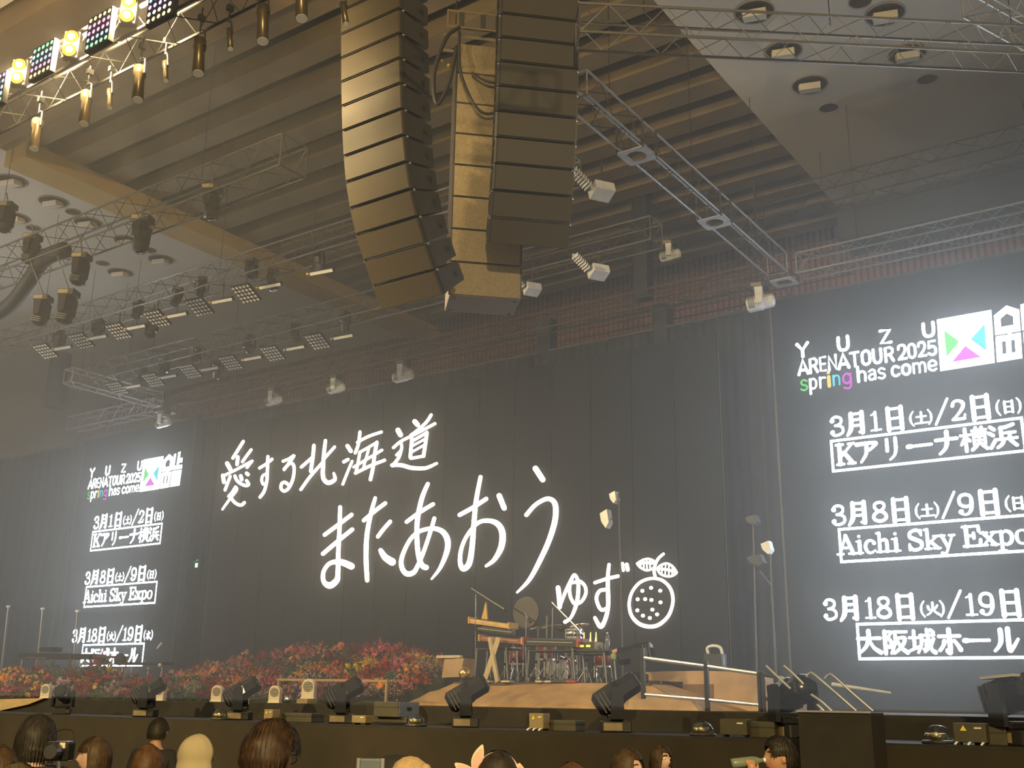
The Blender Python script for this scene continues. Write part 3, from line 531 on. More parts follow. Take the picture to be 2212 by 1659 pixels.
pen('fruit_drawing', *K3, [([(1680, 512), (1850, 545), (1980, 680), (2018, 880), (1950, 1100), (1800, 1245), (1640, 1280), (1470, 1228), (1352, 1090), (1322, 900), (1372, 720), (1500, 572), (1680, 512)], [46, 50, 52, 52, 54, 60, 62, 60, 54, 50, 48, 48, 46]),
 ([(1868, 122), (1790, 190), (1740, 280), (1718, 400), (1738, 490)], [42, 46, 48, 48, 46]),
 ([(1445, 275), (1530, 222), (1620, 200), (1700, 225), (1738, 272)], 34), ([(1445, 275), (1500, 340), (1600, 384), (1700, 350), (1738, 272)], 34), ([(1460, 275), (1600, 262), (1730, 272)], 44), ([(1550, 235), (1555, 360)], 24), ([(1600, 220), (1605, 370)], 24), ([(1650, 220), (1655, 365)], 26), ([(1500, 250), (1505, 320)], 24),
 ([(1765, 355), (1830, 300), (1920, 275), (2010, 320), (2080, 418)], 36), ([(1765, 355), (1820, 440), (1930, 480), (2020, 465), (2080, 418)], 36), ([(1775, 360), (1920, 372), (2070, 412)], 40), ([(1845, 310), (1840, 440)], 20), ([(1900, 295), (1895, 465)], 20), ([(1955, 300), (1950, 470)], 22), ([(2010, 340), (2005, 455)], 22)] +
 [([(x - 2, y), (x + 2, y)], 58) for x, y in ((1530, 710), (1670, 662), (1815, 708), (1455, 845), (1575, 842), (1675, 855), (1820, 893), (1450, 1020), (1690, 1010), (1540, 1105), (1650, 1142), (1765, 1085))])
# ------------------------------------------------------------------ trusses
steel = mat('truss_aluminium', (0.42, 0.42, 0.43), 0.38, 0.55, var=0.1, scale=8)
mat('truss_dim', (0.07, 0.07, 0.07), .5, .3); steel_dk = mat('truss_black', (0.045, 0.043, 0.040), 0.5, 0.2)
black_pl = mat('black_plastic', (0.020, 0.019, 0.018), 0.45, var=0.2)
black_gl = mat('black_gloss', (0.014, 0.014, 0.015), 0.16, spec=0.6)
dark_met = mat('dark_metal', (0.07, 0.068, 0.064), 0.42, 0.6)
chrome = mat('chrome', (0.75, 0.75, 0.76), 0.18, 1.0, var=0.04)
pale = mat('pale_lens', (0.80, 0.82, 0.86), 0.35, var=0.05)
brass = mat('brass_lamp', (0.85, 0.62, 0.25), 0.25, 0.9)
cable_m = mat('black_cable', (0.018, 0.017, 0.016), 0.6)

def truss(label, p, q, w=0.5, m=steel, bay=0.5, group=None, name='lighting_truss', r=0.026, lac=None):
    p, q = V(p), V(q); d = (q - p); L = d.length; d.normalize()
    sd = d.cross(V((0, 0, 1))).normalized(); u = sd.cross(d)
    t = thing(name, label, 'truss', p, 0, group)
    h = w / 2
    cor = [(-1, -1), (1, -1), (1, 1), (-1, 1)]
    for a, b in cor:
        o = sd * (a * h) + u * (b * h)
        MB().tube([o, o + d * L], r, 6).build('chord', m, t)
    n = max(2, int(round(L / bay)))
    for i in range(4):
        (a0, b0), (a1, b1) = cor[i], cor[(i + 1) % 4]
        A = sd * (a0 * h) + u * (b0 * h); B = sd * (a1 * h) + u * (b1 * h)
        pts = [(A if k % 2 == 0 else B) + d * (L * k / n) for k in range(n + 1)]
        MB().tube(pts, r * .42, 5).build('lacing', lac or m, t)
    for e in (0, L):
        mb = MB()
        for i in range(4):
            (a0, b0), (a1, b1) = cor[i], cor[(i + 1) % 4]
            mb.tube([sd * (a0 * h) + u * (b0 * h) + d * e, sd * (a1 * h) + u * (b1 * h) + d * e], r * .7, 5)
        mb.build('end_frame', m, t)
    for f in (.13, .5, .87):
        e = d * (L * f) + u * h
        MB().tube([e, (e.x, e.y, 17.0 - p.z)], 0.009, 6).build('hanging_cable', cable_m, t)
    return t
def corner_block(c, label, w=0.62, m=None):
    """cast corner cube of a truss: square plates with a large round opening"""
    t = thing('truss_corner_block', label, 'truss block', c)
    k = w / 2
    for s in (-1, 1):
        for q in (-1, 1): MB().box((s * k * .95, q * k * .95, 0), (.035, .035, w)).build('post', MATS['truss_dim'], t)
    for ax in (2,):
        for s in (-1,):
            mb = MB(); n = 24; out = []; inn = []
            for i in range(n):
                a = 2 * PI * i / n; cx, sx = math.cos(a), math.sin(a); f = k / max(abs(cx), abs(sx))
                out.append((cx * f, sx * f)); inn.append((cx * k * .66, sx * k * .66))
            def P(uv, off):
                v = [0, 0, 0]; v[ax] = s * k + off; v[(ax + 1) % 3] = uv[0]; v[(ax + 2) % 3] = uv[1]; return v
            vs = [P(x, 0) for x in out] + [P(x, 0) for x in inn] + [P(x, -.02 * s) for x in out] + [P(x, -.02 * s) for x in inn]
            fs = []
            for i in range(n):
                j = (i + 1) % n
                fs += [(i, j, n + j, n + i), (2 * n + i, 3 * n + i, 3 * n + j, 2 * n + j), (i, 2 * n + i, 2 * n + j, j), (n + i, n + j, 3 * n + j, 3 * n + i)]
            mb.add(vs, fs).build('plate', m or plate_m, t)
    return t
plate_m = mat('truss_plate', (0.55, 0.55, 0.58), 0.5, 0.2)
TZ = 12.75
def hang(p, label='thin steel hanging cable running up to the ceiling', z1=17.0, name='hanging_cable', group='hanging cables'):
    o = MB().tube([p, (p[0], p[1], z1)], 0.014, 6).build(name, cable_m)
    return tag(o, label, 'cable', group)
truss('bright aluminium truss crossing the upper right, in front of the pale ceiling', atZ(1248, 58, TZ), atZ(2330, 112, TZ), .55, mat('truss_darker_grey', (0.16, 0.15, 0.14), .4, .5), lac=steel)  # chords in a darker grey than the bright lacing
truss('aluminium truss running back toward the stage, right of the hanging speakers', (-9.15, 14.95, TZ), (-9.15, 25.0, TZ), .52, lac=MATS['truss_dim'])
truss('aluminium truss above the right LED screen', (-8.7, 25.45, TZ), (3, 25.45, TZ), .55)
truss('aluminium truss above the left LED screen', (-34.9, 25.45, TZ), (-40.6, 25.45, TZ), .55)
truss('short aluminium truss running forward from the corner above the left LED screen', (-34.2, 24.9, TZ), (-34.2, 21.0, TZ), .52)
for px, lb in (((-9.15, 17.35, TZ - .05), 'upper of the square corner blocks on the truss right of the speakers'), ((-9.15, 21.1, TZ - .05), 'middle square corner block on the truss right of the speakers'), ((-9.15, 25.45, TZ - .05), 'lowest square corner block, where the trusses meet left of the right screen'), ((-34.4, 25.45, TZ - .05), 'bright square corner block above the left LED screen')):
    corner_block(px, lb)
R_FRONT = truss('black truss carrying the amber and coloured lamps at upper left', (-22, 8.75, 12.05), (-5.5, 8.75, 12.05), .6, steel_dk)
truss('dark truss silhouetted against the pale left ceiling', (-40, 14.55, 13.1), (-16, 14.4, 13.1), .75, steel_dk, .6)
truss('dark truss carrying the upper row of unlit dot panels at left', (-34, 17.9, 12.9), (-11, 17.9, 12.9), .62, mat('truss_grey', (0.11, 0.105, 0.10), .4, .5), .55)
truss('grey truss carrying the lower row of unlit dot panels at left', (-35, 21.8, 12.9), (-11, 21.8, 12.9), .62, MATS['truss_grey'], .55)
truss('grey truss between the lower dot panels and the backdrop curtain', (-33.8, 25.4, 12.7), (-9.6, 25.4, 12.7), .5, MATS['truss_grey'], .5)
truss('dark truss against the brown back wall, higher of the two', (-36, 30.6, 15.0), (-9, 30.6, 15.0), .9, steel_dk, .8)
truss('dark truss against the brown back wall, lower of the two', (-38, 28.7, 13.55), (-10, 28.7, 13.55), .8, steel_dk, .7)
truss('dark truss under the rear edge of the right ceiling', (-10.5, 27.5, 15.6), (4, 27.5, 15.6), .8, steel_dk, .7)
truss('grey ladder truss in the top right corner', atZ(2110, -15, 13.6), atZ(2330, 110, 13.6), .6, steel)

# ------------------------------------------------------------------ recessed ceiling downlights
ring_m = mat('downlight_ring', (0.30, 0.27, 0.23), 0.7); hole_m = mat('downlight_hole', (0.05, 0.035, 0.025), 0.8); lampbox = mat('downlight_box', (0.72, 0.66, 0.55), 0.6, var=0.05)
def downlight(c, label, group, big=True, r=0.46):
    t = thing('ceiling_downlight', label, 'ceiling light', (c[0], c[1], CZ), 0.3, group)
    MB().lathe([(r, -.004), (r, -.03), (r * .93, -.035), (r * .93, -.004)], (0, 0, 0), 28).build('ring', ring_m, t, True)
    MB().lathe([(1e-6, -.006), (r * .94, -.006), (r * .94, -.002)], (0, 0, 0), 28).build('recess', hole_m, t)
    if big:
        mb = MB(); mb.box((0, 0, -.10), (.52, .36, .16), RX(.25)); mb.build('lamp_box', lampbox, t)
        mb = MB(); mb.bar((-.26, 0, -.005), (-.26, 0, -.16), .03, .05); mb.build('bracket', lampbox, t)
    return t
for i, (a, b, c, d) in enumerate((('front', -7.62, 20.33, 1), ('third', -7.62, 23.95, 1), ('middle', -7.64, 22.17, 1))):
    downlight((b, c), {'front': 'large round ceiling downlight, left of the two above the bright truss', 'third': 'large round ceiling downlight below the bright truss, beside a small dark hole', 'middle': 'large round ceiling downlight half hidden by the bright truss, left one'}[a], 'right ceiling downlights')
downlight((-5.17, 22.06), 'large round ceiling downlight, right of the two above the bright truss', 'right ceiling downlights')
downlight((-5.18, 23.93), 'large round ceiling downlight half hidden by the bright truss, right one', 'right ceiling downlights')
for c, lb in (((-5.07, 25.33), 'small empty round hole in the right ceiling, right one'), ((-7.59, 25.3), 'small empty round hole in the right ceiling, lower one'), ((-5.5, 21.3), 'small round ceiling hole at the top edge above the bright truss')):
    downlight(c, lb, 'right ceiling holes', False, .26)
LD = [(25, 390, 1, 'left ceiling downlight nearest the left edge, upper one'), (115, 435, 1, 'left ceiling downlight with pale box, between two thin cables'), (33, 470, 1, 'left ceiling downlight nearest the left edge, lower one'), (158, 457, 0, 'small dark hole in the left ceiling right of the boxed downlight'), (72, 492, 0, 'small dark hole in the left ceiling just above the dark truss'), (348, 560, 1, 'left ceiling downlight below the hanging barrel light'), (260, 588, 1, 'left ceiling downlight lowest over the dot panels'), (275, 519, 1, 'left ceiling downlight just below the dark truss'), (190, 480, 1, 'left ceiling downlight half hidden by the dark truss'), (222, 568, 0, 'small dark hole in the left ceiling among the lower downlights'), (322, 540, 0, 'small dark hole in the left ceiling beneath the hanging barrel light')]
for px, py, b, lb in LD:
    p = atZ(px, py, CZ); downlight((p.x, p.y), lb, 'left ceiling downlights' if b else 'left ceiling holes', bool(b), .46 if b else .25)

# ------------------------------------------------------------------ flown loudspeakers
grille = mat('speaker_grille', (0.074, 0.058, 0.033), 0.55, var=0.15, scale=40); cab = mat('speaker_cabinet', (0.045, 0.040, 0.034), 0.5, var=0.15)
sub_g = mat('subwoofer_grille', (0.20, 0.155, 0.085), 0.6, var=0.25, scale=30); sub_b = mat('subwoofer_lit_underside', (0.32, 0.29, 0.28), 0.6, var=0.1, scale=10)
def cabinet(t, Mx, w, h, d, gm=grille, trap=0.80):
    """one line-array box: trapezoid body narrowing to the rear, grille, side rigging, handles"""
    def X(v): return Mx @ V(v)
    r = h * .92 / 2; b = r * trap
    fr = [(-w / 2, 0, -r), (w / 2, 0, -r), (w / 2, 0, r), (-w / 2, 0, r)]; bk = [(-w / 2 * .98, d, -b), (w / 2 * .98, d, -b), (w / 2 * .98, d, b), (-w / 2 * .98, d, b)]
    body = MB().add([X(v) for v in fr + bk], [(0, 1, 2, 3), (7, 6, 5, 4), (0, 4, 5, 1), (1, 5, 6, 2), (2, 6, 7, 3), (3, 7, 4, 0)]).build('cabinet', cab, t)
    g = MB(); g.add([X(v) for v in [(-w / 2 + .02, -.03, -r + .012), (w / 2 - .02, -.03, -r + .012), (w / 2 - .02, -.03, r - .012), (-w / 2 + .02, -.03, r - .012), (-w / 2 + .01, .001, -r + .006), (w / 2 - .01, .001, -r + .006), (w / 2 - .01, .001, r - .006), (-w / 2 + .01, .001, r - .006)]],
                   [(0, 3, 2, 1)[::-1], (0, 1, 5, 4)[::-1], (1, 2, 6, 5)[::-1], (2, 3, 7, 6)[::-1], (3, 0, 4, 7)[::-1]])
    g.build('grille', gm, body)
    for s in (-1, 1):
        k = MB(); x = s * w / 2
        k.bar(X((x + s * .012, .06, -r)), X((x + s * .012, .06, r)), .02, .05); k.build('rigging_bar', dark_met, body)
        k = MB(); k.lathe([(1e-6, .02), (.022, .015), (.03, 0), (.03, -.01)], X((x + s * .02, .06, r)), 8, RY(s * PI / 2)); k.build('rigging_pin', chrome, body)
        k = MB()
        rr = .045
        q = [(x + s * .004, d * .68, -rr), (x + s * .004, d * .82, -rr), (x + s * .004, d * .82, rr), (x + s * .004, d * .68, rr)]
        k.add([X(v) for v in q], [(0, 1, 2, 3) if s > 0 else (3, 2, 1, 0)]); k.build('handle_recess', black_pl, body)
    return body
def array(name, label, top, yaw, n, w, h, d, angles, gm=grille):
    t = thing(name, label, 'loudspeaker', top, yaw)
    pos = V((0, 0, 0)); a = 0
    MB().box((0, d * .45, .12), (w * .9, d * .9, .07)).build('flying_frame', dark_met, t)
    for s in (-1, 1): MB().tube([(s * w * .32, d * .4, .12), (0, d * .4, .9), (0, d * .4, 17.0 - top[2])], .014, 6).build('sling', cable_m, t)
    for i in range(n):
        a = math.radians(angles[i])           # boxes lean: front tips down, foot swings to the rear
        R = RX(a); c = pos + R @ V((0, 0, -h / 2))
        cabinet(t, Matrix.Translation(c) @ R.to_4x4(), w, h, d, gm)
        pos = pos + R @ V((0, 0, -h))
    return t
array('line_array', 'large curved line array of brown loudspeakers at left of the hanging cluster', (-11.08, 11.28, 14.62), 0, 15, 1.34, .452, .75, [5, 5, 5, 5, 5, 5.5, 6, 7, 9, 12, 17, 24, 30, 34, 36])
array('line_array', 'dark line array at right of the cluster, turned toward the right seats', (-8.98, 13.52, 14.75), math.radians(44), 12, 1.38, .462, .72, [3, 3, 3, 4, 4, 5, 7, 10, 14, 19, 25, 30], mat('speaker_grille_dark', (0.045, 0.037, 0.025), 0.6, var=0.15, scale=40))
sb = thing('subwoofer_column', 'straight hanging column of pale tan subwoofers between the two line arrays', 'loudspeaker', (-10.83, 14.57, 8.77), math.radians(44))
for i in range(8):
    c = V((0, 0, .3275 + .655 * i))
    b = MB().box(c + V((0, .45, 0)), (1.30, .88, .635), None, .012).build('cabinet', sub_b if i == 0 else cab, sb)  # lowest box paler: screen light on its underside put into the colour
    MB().box(c + V((0, -.005, 0)), (1.27, .03, .615)).build('grille', sub_g, b)
    for s in (-1, 1): MB().box(c + V((s * .66, .03, 0)), (.02, .05, .6)).build('rigging_bar', dark_met, b)
for s in (-1, 1):
    for q in (.12, .78): MB().lathe([(1e-6, -.008), (.035, -.008), (.035, .0)], (s * .56, q, 0), 10).build('foot_hole', black_pl, sb)
# flying frame with bars above the subwoofers, slack cables and chain bag
ff = thing('flying_frame', 'gold-lit rectangular flying frame above the hanging subwoofers', 'rigging frame', (-10.95, 14.45, 14.36), math.radians(44))
fm = mat('frame_steel_gold_lit', (0.35, 0.27, 0.13), 0.35, 0.7)  # warm light on the steel put into a gold base colour
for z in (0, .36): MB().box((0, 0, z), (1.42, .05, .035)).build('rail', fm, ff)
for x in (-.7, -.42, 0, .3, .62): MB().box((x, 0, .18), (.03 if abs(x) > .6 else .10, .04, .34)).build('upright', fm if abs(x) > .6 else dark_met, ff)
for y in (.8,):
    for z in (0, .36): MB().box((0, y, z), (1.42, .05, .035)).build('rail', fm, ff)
for s in (-1, 1): MB().tube([(s * .5, .4, .36), (s * .5, .4, 17 - 14.36)], .015, 6).build('chain', cable_m, ff)
def along(pts, r, name, label, cat, m=cable_m, n=8, sub=8): return tag(MB().tube(spline(pts, sub), r, n).build(name, m, None, True), label, cat)
nrm = V((.695, -.719, 0)); wdt = V((.719, .695, 0)); sc = V((-10.83, 14.57, 0))
def sp(l, o, z): p = sc + wdt * l + nrm * o; return (p.x, p.y, z)
along([sp(-.64, .10, 14.2), sp(-.60, .16, 13.3), sp(-.3, .2, 12.55), sp(0, .2, 12.42), sp(.3, .2, 12.75), sp(.52, .15, 13.6), sp(.56, .1, 14.3)], .028, 'slack_cable', 'long black cable drooping across the front of the subwoofer column', 'cable')
along([sp(-.38, .14, 13.3), sp(-.1, .18, 13.12), sp(.2, .18, 13.12), sp(.36, .14, 13.25)], .025, 'slack_cable', 'short black cable sagging above the longer one on the subwoofer column', 'cable')
along([sp(-.64, .1, 14.3), sp(-.9, .12, 14.0), sp(-1.1, .1, 13.2), sp(-1.02, .05, 12.6), sp(-.8, .04, 13.1), sp(-.68, .05, 13.9)], .04, 'cable_loop', 'coil of dark cable hanging left of the subwoofer column', 'cable')
for i, (px, py) in enumerate(((957, 131), (970, 141))):
    p = atY(px, py, 13.9); tag(MB().ball(p, .045, 8, (1, 1, .8)).build('shackle', brass), ('bright' if i == 0 else 'golden') + ' shackle glinting in the cable coil left of the subwoofers', 'shackle')

# ------------------------------------------------------------------ lamps on the trusses
amber = glow('amber_lamp', (1.0, 0.40, 0.05), 2.6); hot = glow('amber_core', (1.0, 0.70, 0.28), 9.0)
def blinder(c, label):
    """two-cell amber blinder"""
    t = thing('blinder_lamp', label, 'stage lamp', c, math.radians(38), 'amber blinders')
    MB().box((0, .07, 0), (.26, .14, .50), None, .02).build('housing', black_pl, t)
    for z in (-.125, .125):
        rfl = MB().lathe([(.115, -.02), (.11, 0), (.07, .03), (1e-6, .045)], (0, -.01, z), 18, RX(PI / 2) @ RX(PI)).build('lamp_cell', amber, t, True)
        MB().ball((0, -.03, z), .06, 10).build('bulb', hot, t)
    l = bpy.data.lights.new('blinder_glow', 'SPOT'); l.energy = 5500; l.color = (1.0, 0.74, 0.38); l.shadow_soft_size = .12; l.spot_size = math.radians(168); l.spot_blend = .6
    o = bpy.data.objects.new('blinder_glow', l); COL.objects.link(o); o.parent = t; o.location = (0, -.12, 0); o.rotation_euler = (PI / 2 - .1, 0, 0)
    return t
for i, (px, py) in enumerate(((40, 155), (153, 95), (277, 20))):
    p = atY(px, py, 8.28); blinder(p, ('leftmost', 'middle', 'rightmost')[i] + ' of the three glowing amber blinder lamps at upper left')
LEDC = {k: glow('led_' + k, c, 3.0) for k, c in {'green_dot': (.25, 1, .35), 'blue_dot': (.30, .45, 1), 'pink_dot': (1, .30, .75), 'white_dot': (1, .95, 1), 'yellow_dot': (1, .85, .3), 'violet_dot': (.65, .35, 1), 'aqua_dot': (.3, .9, 1)}.items()}
def matrix(c, label, scheme):
    t = thing('led_matrix_lamp', label, 'stage lamp', c, 0.0, 'colour LED matrix lamps')
    MB().box((0, .06, 0), (.62, .10, .62), None, .012).build('housing', black_pl, t)
    for r in range(5):
        mb = MB()
        for q in range(5):
            mb.lathe([(.036, .0), (.033, -.015), (1e-6, -.022)], (-.24 + q * .12, .008, .24 - r * .12), 10, RX(-PI / 2) @ RX(PI))
        mb.build('led_row', LEDC[scheme[r]], t)
    return t
matrix(atY(88, 128, 8.08), 'LED matrix lamp glowing green at the top and pink at its right side', ['green_dot', 'aqua_dot', 'blue_dot', 'pink_dot', 'yellow_dot'])
matrix(atY(211, 62, 8.08), 'LED matrix lamp glowing yellow at the top and green at the bottom', ['yellow_dot', 'pink_dot', 'pink_dot', 'blue_dot', 'green_dot'])
matrix(atY(345, 4, 8.08), 'LED matrix lamp cut by the top edge, blue above yellow', ['violet_dot', 'blue_dot', 'violet_dot', 'white_dot', 'yellow_dot'])
matrix(atY(-14, 196, 8.08), 'LED matrix lamp cut by the left edge, blue above green', ['violet_dot', 'blue_dot', 'blue_dot', 'aqua_dot', 'green_dot'])
bar_ = MB()
p0, p1 = atY(-40, 190, 8.45), atY(420, -45, 8.45)
bl = tag(MB().tube([p0, p1], .04, 8).build('lamp_rail', dark_met), 'thin pipe the amber and coloured lamps hang on', 'pipe')

def drop(t, z, dy=0.0, r=.018):
    """pipe from a hung thing straight up to the truss it hangs on"""
    inv = t.rotation_euler.to_matrix().inverted(); s = 1 / t.scale[0]
    MB().tube([(0, 0, 0), inv @ V((0, dy, z - t.location.z)) * s], r * s, 6).build('drop_pipe', dark_met, t)
barrel_m = mat('lamp_barrel', (0.10, 0.075, 0.04), 0.3, 0.5)
def leko(top, length, rad, lean, label, group='profile spotlights under the upper left truss'):
    """long profile spot hanging by a yoke, lens down"""
    t = thing('profile_spotlight', label, 'spotlight', top, 0, group)
    d = V((lean, -.10, -1)).normalized()
    a = d * .18; b = a + d * length
    MB().tube([a, a + d * (length * .25), a + d * (length * .3), b], [rad * 1.15, rad * 1.1, rad * .85, rad], 14).build('barrel', barrel_m, t, True)
    MB().lathe([(1e-6, -.004), (rad * .9, -.004), (rad * .9, .01)], b, 14, d.to_track_quat('-Z', 'Y').to_matrix()).build('lens', pale, t)
    MB().tube([(0, 0, .25), (0, 0, .05), (rad * 1.3, 0, -.02), tuple(a + V((rad * 1.3, 0, 0)) + d * length * .22)], .016, 6).build('yoke', dark_met, t)
    MB().box((0, 0, .25), (.07, .10, .09)).build('clamp', dark_met, t)
    drop(t, 11.8, 0, .014)
    return t
for px, py, L, r, lb in ((84, 252, .62, .085, 'tan spotlight barrel lowest of the row under the lamp truss'), (190, 192, .66, .085, 'second spotlight from the left in the row under the lamp truss'), (304, 138, .66, .09, 'spotlight barrel third in the row, below the yellow LED matrix lamp'), (432, 78, .66, .09, 'fourth spotlight barrel in the row, with bright lens edge'), (568, 6, .66, .09, 'fifth spotlight barrel in the row near the top edge'), (650, -40, .62, .09, 'spotlight at the top edge left of the line array')):
    leko(atY(px, py - 8, 8.7), L, r, .22, lb)
for px, py, lb in ((238, 178, 'thin slim spotlight between the second and third barrels'), (357, 118, 'thin slim spotlight right of the third barrel'), (494, 48, 'thin slim spotlight right of the fourth barrel'), (738, -10, 'thin slim spotlight beside the line array at the top edge')):
    leko(atY(px, py, 9.0), .42, .045, .32, lb, 'slim spotlights under the upper left truss')

# moving heads: base, yoke, head
def moving_head(name, label, loc, rot, s=1.0, hanging=False, tilt=30, group=None, lens=black_gl, body=black_gl, base_m=None):
    t = thing(name, label, 'moving light', loc, rot, group)
    t.scale = (s, s, s)
    g = -1 if hanging else 1
    MB().box((0, 0, g * .085), (.46, .40, .17), None, .02).build('base', base_m or black_pl, t)
    MB().box((-.06, -.206, g * .085), (.28, .012, .11)).build('control_panel', mat('control_panel_tan', (0.26, 0.20, 0.11), 0.5), t)
    yk = MB()
    yk.box((0, 0, g * .215), (.20, .44, .09), None, .02)
    for sy in (-1, 1):
        yk.prism([(-.11, sy * .25, g * .20), (.11, sy * .25, g * .20), (.08, sy * .25, g * .66), (-.08, sy * .25, g * .66)], (0, sy * .07, 0))
    yk.build('yoke', body, t)
    R = RY(-math.radians(tilt))
    c = V((0, 0, g * .56))
    h = MB()
    pr = [(.14, -.36), (.205, -.30), (.205, .02), (.185, .10), (.185, .34), (.165, .37), (1e-6, .37)]
    h.lathe(pr, c, 8, R @ RY(PI / 2) @ RZ(PI / 8))
    hd = h.build('head', body, t)
    MB().lathe([(.145, 0), (.12, .03), (1e-6, .045)], c + R @ V((.372, 0, 0)), 16, R @ RY(PI / 2)).build('lens', lens, hd, True)
    f = MB()
    for q in (-.28, -.22, -.16): f.box(c + R @ V((q, 0, 0)), (.02, .425, .3), R)
    f.build('cooling_fins', dark_met, hd)
    return t
for i, (px, py, lb, s) in enumerate(((18, 440, 'moving light silhouetted at the left edge before the pale ceiling', .95), (72, 508, 'dark moving light on the left ceiling truss above the cable bundle', .9), (178, 550, 'dark moving light hanging under the left ceiling truss', .9), (310, 468, 'barrel moving light with bright lens hanging before the left ceiling', 1.0), (460, 402, 'slim moving light with bright lens right of the left ceiling panel', .9), (150, 628, 'boxy dark moving light hanging below the left ceiling truss', 1.0), (95, 640, 'dark moving light beside the thick hanging cable bundle', .9))):
    p = atY(px, py, 14.5 if i < 5 else 15.0)
    t = moving_head('moving_light', lb, p, .5, s, True, -84 if i in (3, 4) else 80, 'moving lights under the left ceiling truss')
    drop(t, max(13.0, p.z + .3), -.1 if i < 5 else -.55)

dot_m = mat('dot_white', (0.86, 0.87, 0.92), 0.3, var=0.03)
def dot_panel(c, label, face, group, w=.62, nx=5, ny=5):
    t = thing('dot_panel_lamp', label, 'stage lamp', c, (face, 0, .12), group)
    MB().box((0, .05, 0), (w, .08, w), None, .012).build('housing', black_pl, t)
    for r in range(ny):
        mb = MB()
        for q in range(nx):
            x = -w / 2 + w * (q + .5) / nx; z = w / 2 - w * (r + .5) / ny
            mb.lathe([(w / nx * .36, .0), (w / nx * .30, -.014), (1e-6, -.018)], (x, .009, z), 8, RX(-PI / 2) @ RX(PI))
        mb.build('lens_row', dot_m, t)
    drop(t, 12.62)
    return t
def strobe_bar(c, label, group, L=.72, yaw=.15):
    t = thing('strobe_bar', label, 'stage lamp', c, (.7, 0, yaw), group)
    MB().box((0, .05, 0), (L, .09, .12), None, .015).build('housing', black_pl, t)
    MB().box((0, -.005, 0), (L * .95, .02, .075)).build('diffuser', dot_m, t)
    MB().ball((-L / 2 - .05, 0, .02), .05, 8).build('end_knob', brass if 'upper' in group else chrome, t)
    drop(t, 12.62)
    return t
ordn = ['leftmost', 'second', 'third', 'fourth', 'fifth', 'sixth', 'seventh', 'eighth']
for i, (px, py) in enumerate(((97, 760), (175, 738), (255, 717), (338, 690), (430, 665), (530, 636))):
    dot_panel(atY(px, py, 17.75), ordn[i] + ' square panel of white dots in the upper left row', 1.1, 'upper row of dot panels')
for i, (px, py) in enumerate(((135, 752), (211, 729), (294, 707), (382, 681), (480, 650), (583, 618), (694, 588))):
    strobe_bar(atY(px, py, 17.75), ordn[i] + ' white strobe bar in the upper left row', 'upper row of strobe bars')
for i, (px, py) in enumerate(((253, 840), (330, 822), (410, 803), (498, 785), (588, 765), (685, 739))):
    dot_panel(atY(px, py, 21.6), ordn[i] + ' square panel of white dots in the lower left row', 1.1, 'lower row of dot panels')
for i, (px, py) in enumerate(((288, 835), (364, 814), (454, 797), (546, 774), (638, 752), (741, 728))):
    strobe_bar(atY(px, py, 21.6), ordn[i] + ' grey strobe bar in the lower left row', 'lower row of strobe bars', .72, .1)
for i, (px, py) in enumerate(((300, 650), (385, 622), (330, 690), (438, 600), (545, 560), (590, 585), (690, 545), (215, 690), (130, 715))):
    p = atY(px, py, 17.9); t = moving_head('moving_light', 'dark moving light ' + ordn[i % 8] + (' along' if i < 8 else ' and last along') + ' the truss of the upper dot panels', p, .4 + i * .7, .62, True, 70, 'moving lights on the upper dot panel truss'); drop(t, 12.65)
for i, (px, py) in enumerate(((355, 775), (310, 790), (430, 745), (540, 725), (640, 700), (745, 675), (470, 780))):
    p = atY(px, py, 21.8); t = moving_head('moving_light', 'dark moving light ' + ordn[i] + ' along the truss of the lower dot panels', p, .2 + i * .9, .66, True, 65, 'moving lights on the lower dot panel truss'); drop(t, 12.65)
# spots with pale heads over the curtain and on the right
white_body = mat('pale_lamp_body', (0.66, 0.68, 0.74), 0.35, 0.1)
for px, py, Y, lb, s in ((352, 915, 24.8, 'white moving head below the corner above the left screen', .85), (590, 868, 24.8, 'pale moving head over the handwriting, left one', .8), (725, 842, 24.8, 'pale moving head over the handwriting, middle one', .8), (870, 812, 24.8, 'pale moving head over the handwriting, right one', .9), (1641, 652, 24.8, 'bright white moving head hanging left of the right LED screen', .95), (1447, 556, 26, 'pale upright moving head on the dark rear truss', .8)):
    p = atY(px, py, Y)
    t = moving_head('moving_head_spot', lb, p + V((0, 0, .5)), .3, s, True, 8, 'pale moving heads over the stage', pale, white_body, black_pl)
    drop(t, 12.7 if px < 1400 else 15.2, .42 if px < 1400 else 0)
def flood(c, label, rot, s=1.0):
    t = thing('led_flood_lamp', label, 'stage lamp', c, rot, 'finned flood lamps'); t.scale = (s,) * 3
    MB().box((0, 0, 0), (.50, .42, .26), RX(-.35), .02).build('housing', white_body, t)
    f = MB()
    for k in range(7): f.box((-.36 - .06 * k, 0, .05 + .05 * k), (.02, .34, .10))
    f.bar((-.25, 0, .02), (-.80, 0, .40), .03, .06); f.build('fins', white_body, t)
    drop(t, max(12.7, c[2] + .5))
    return t
flood(atY(1300, 413, 17.6), 'white finned flood lamp right of the dark line array', 1.0, .9)
flood(atY(1293, 588, 21.5), 'grey finned flood lamp before the orange-brown wall, upper one', 1.0, .9)
flood(atY(1150, 625, 21.5), 'grey finned flood lamp beside the subwoofer column base', 1.0, .8)
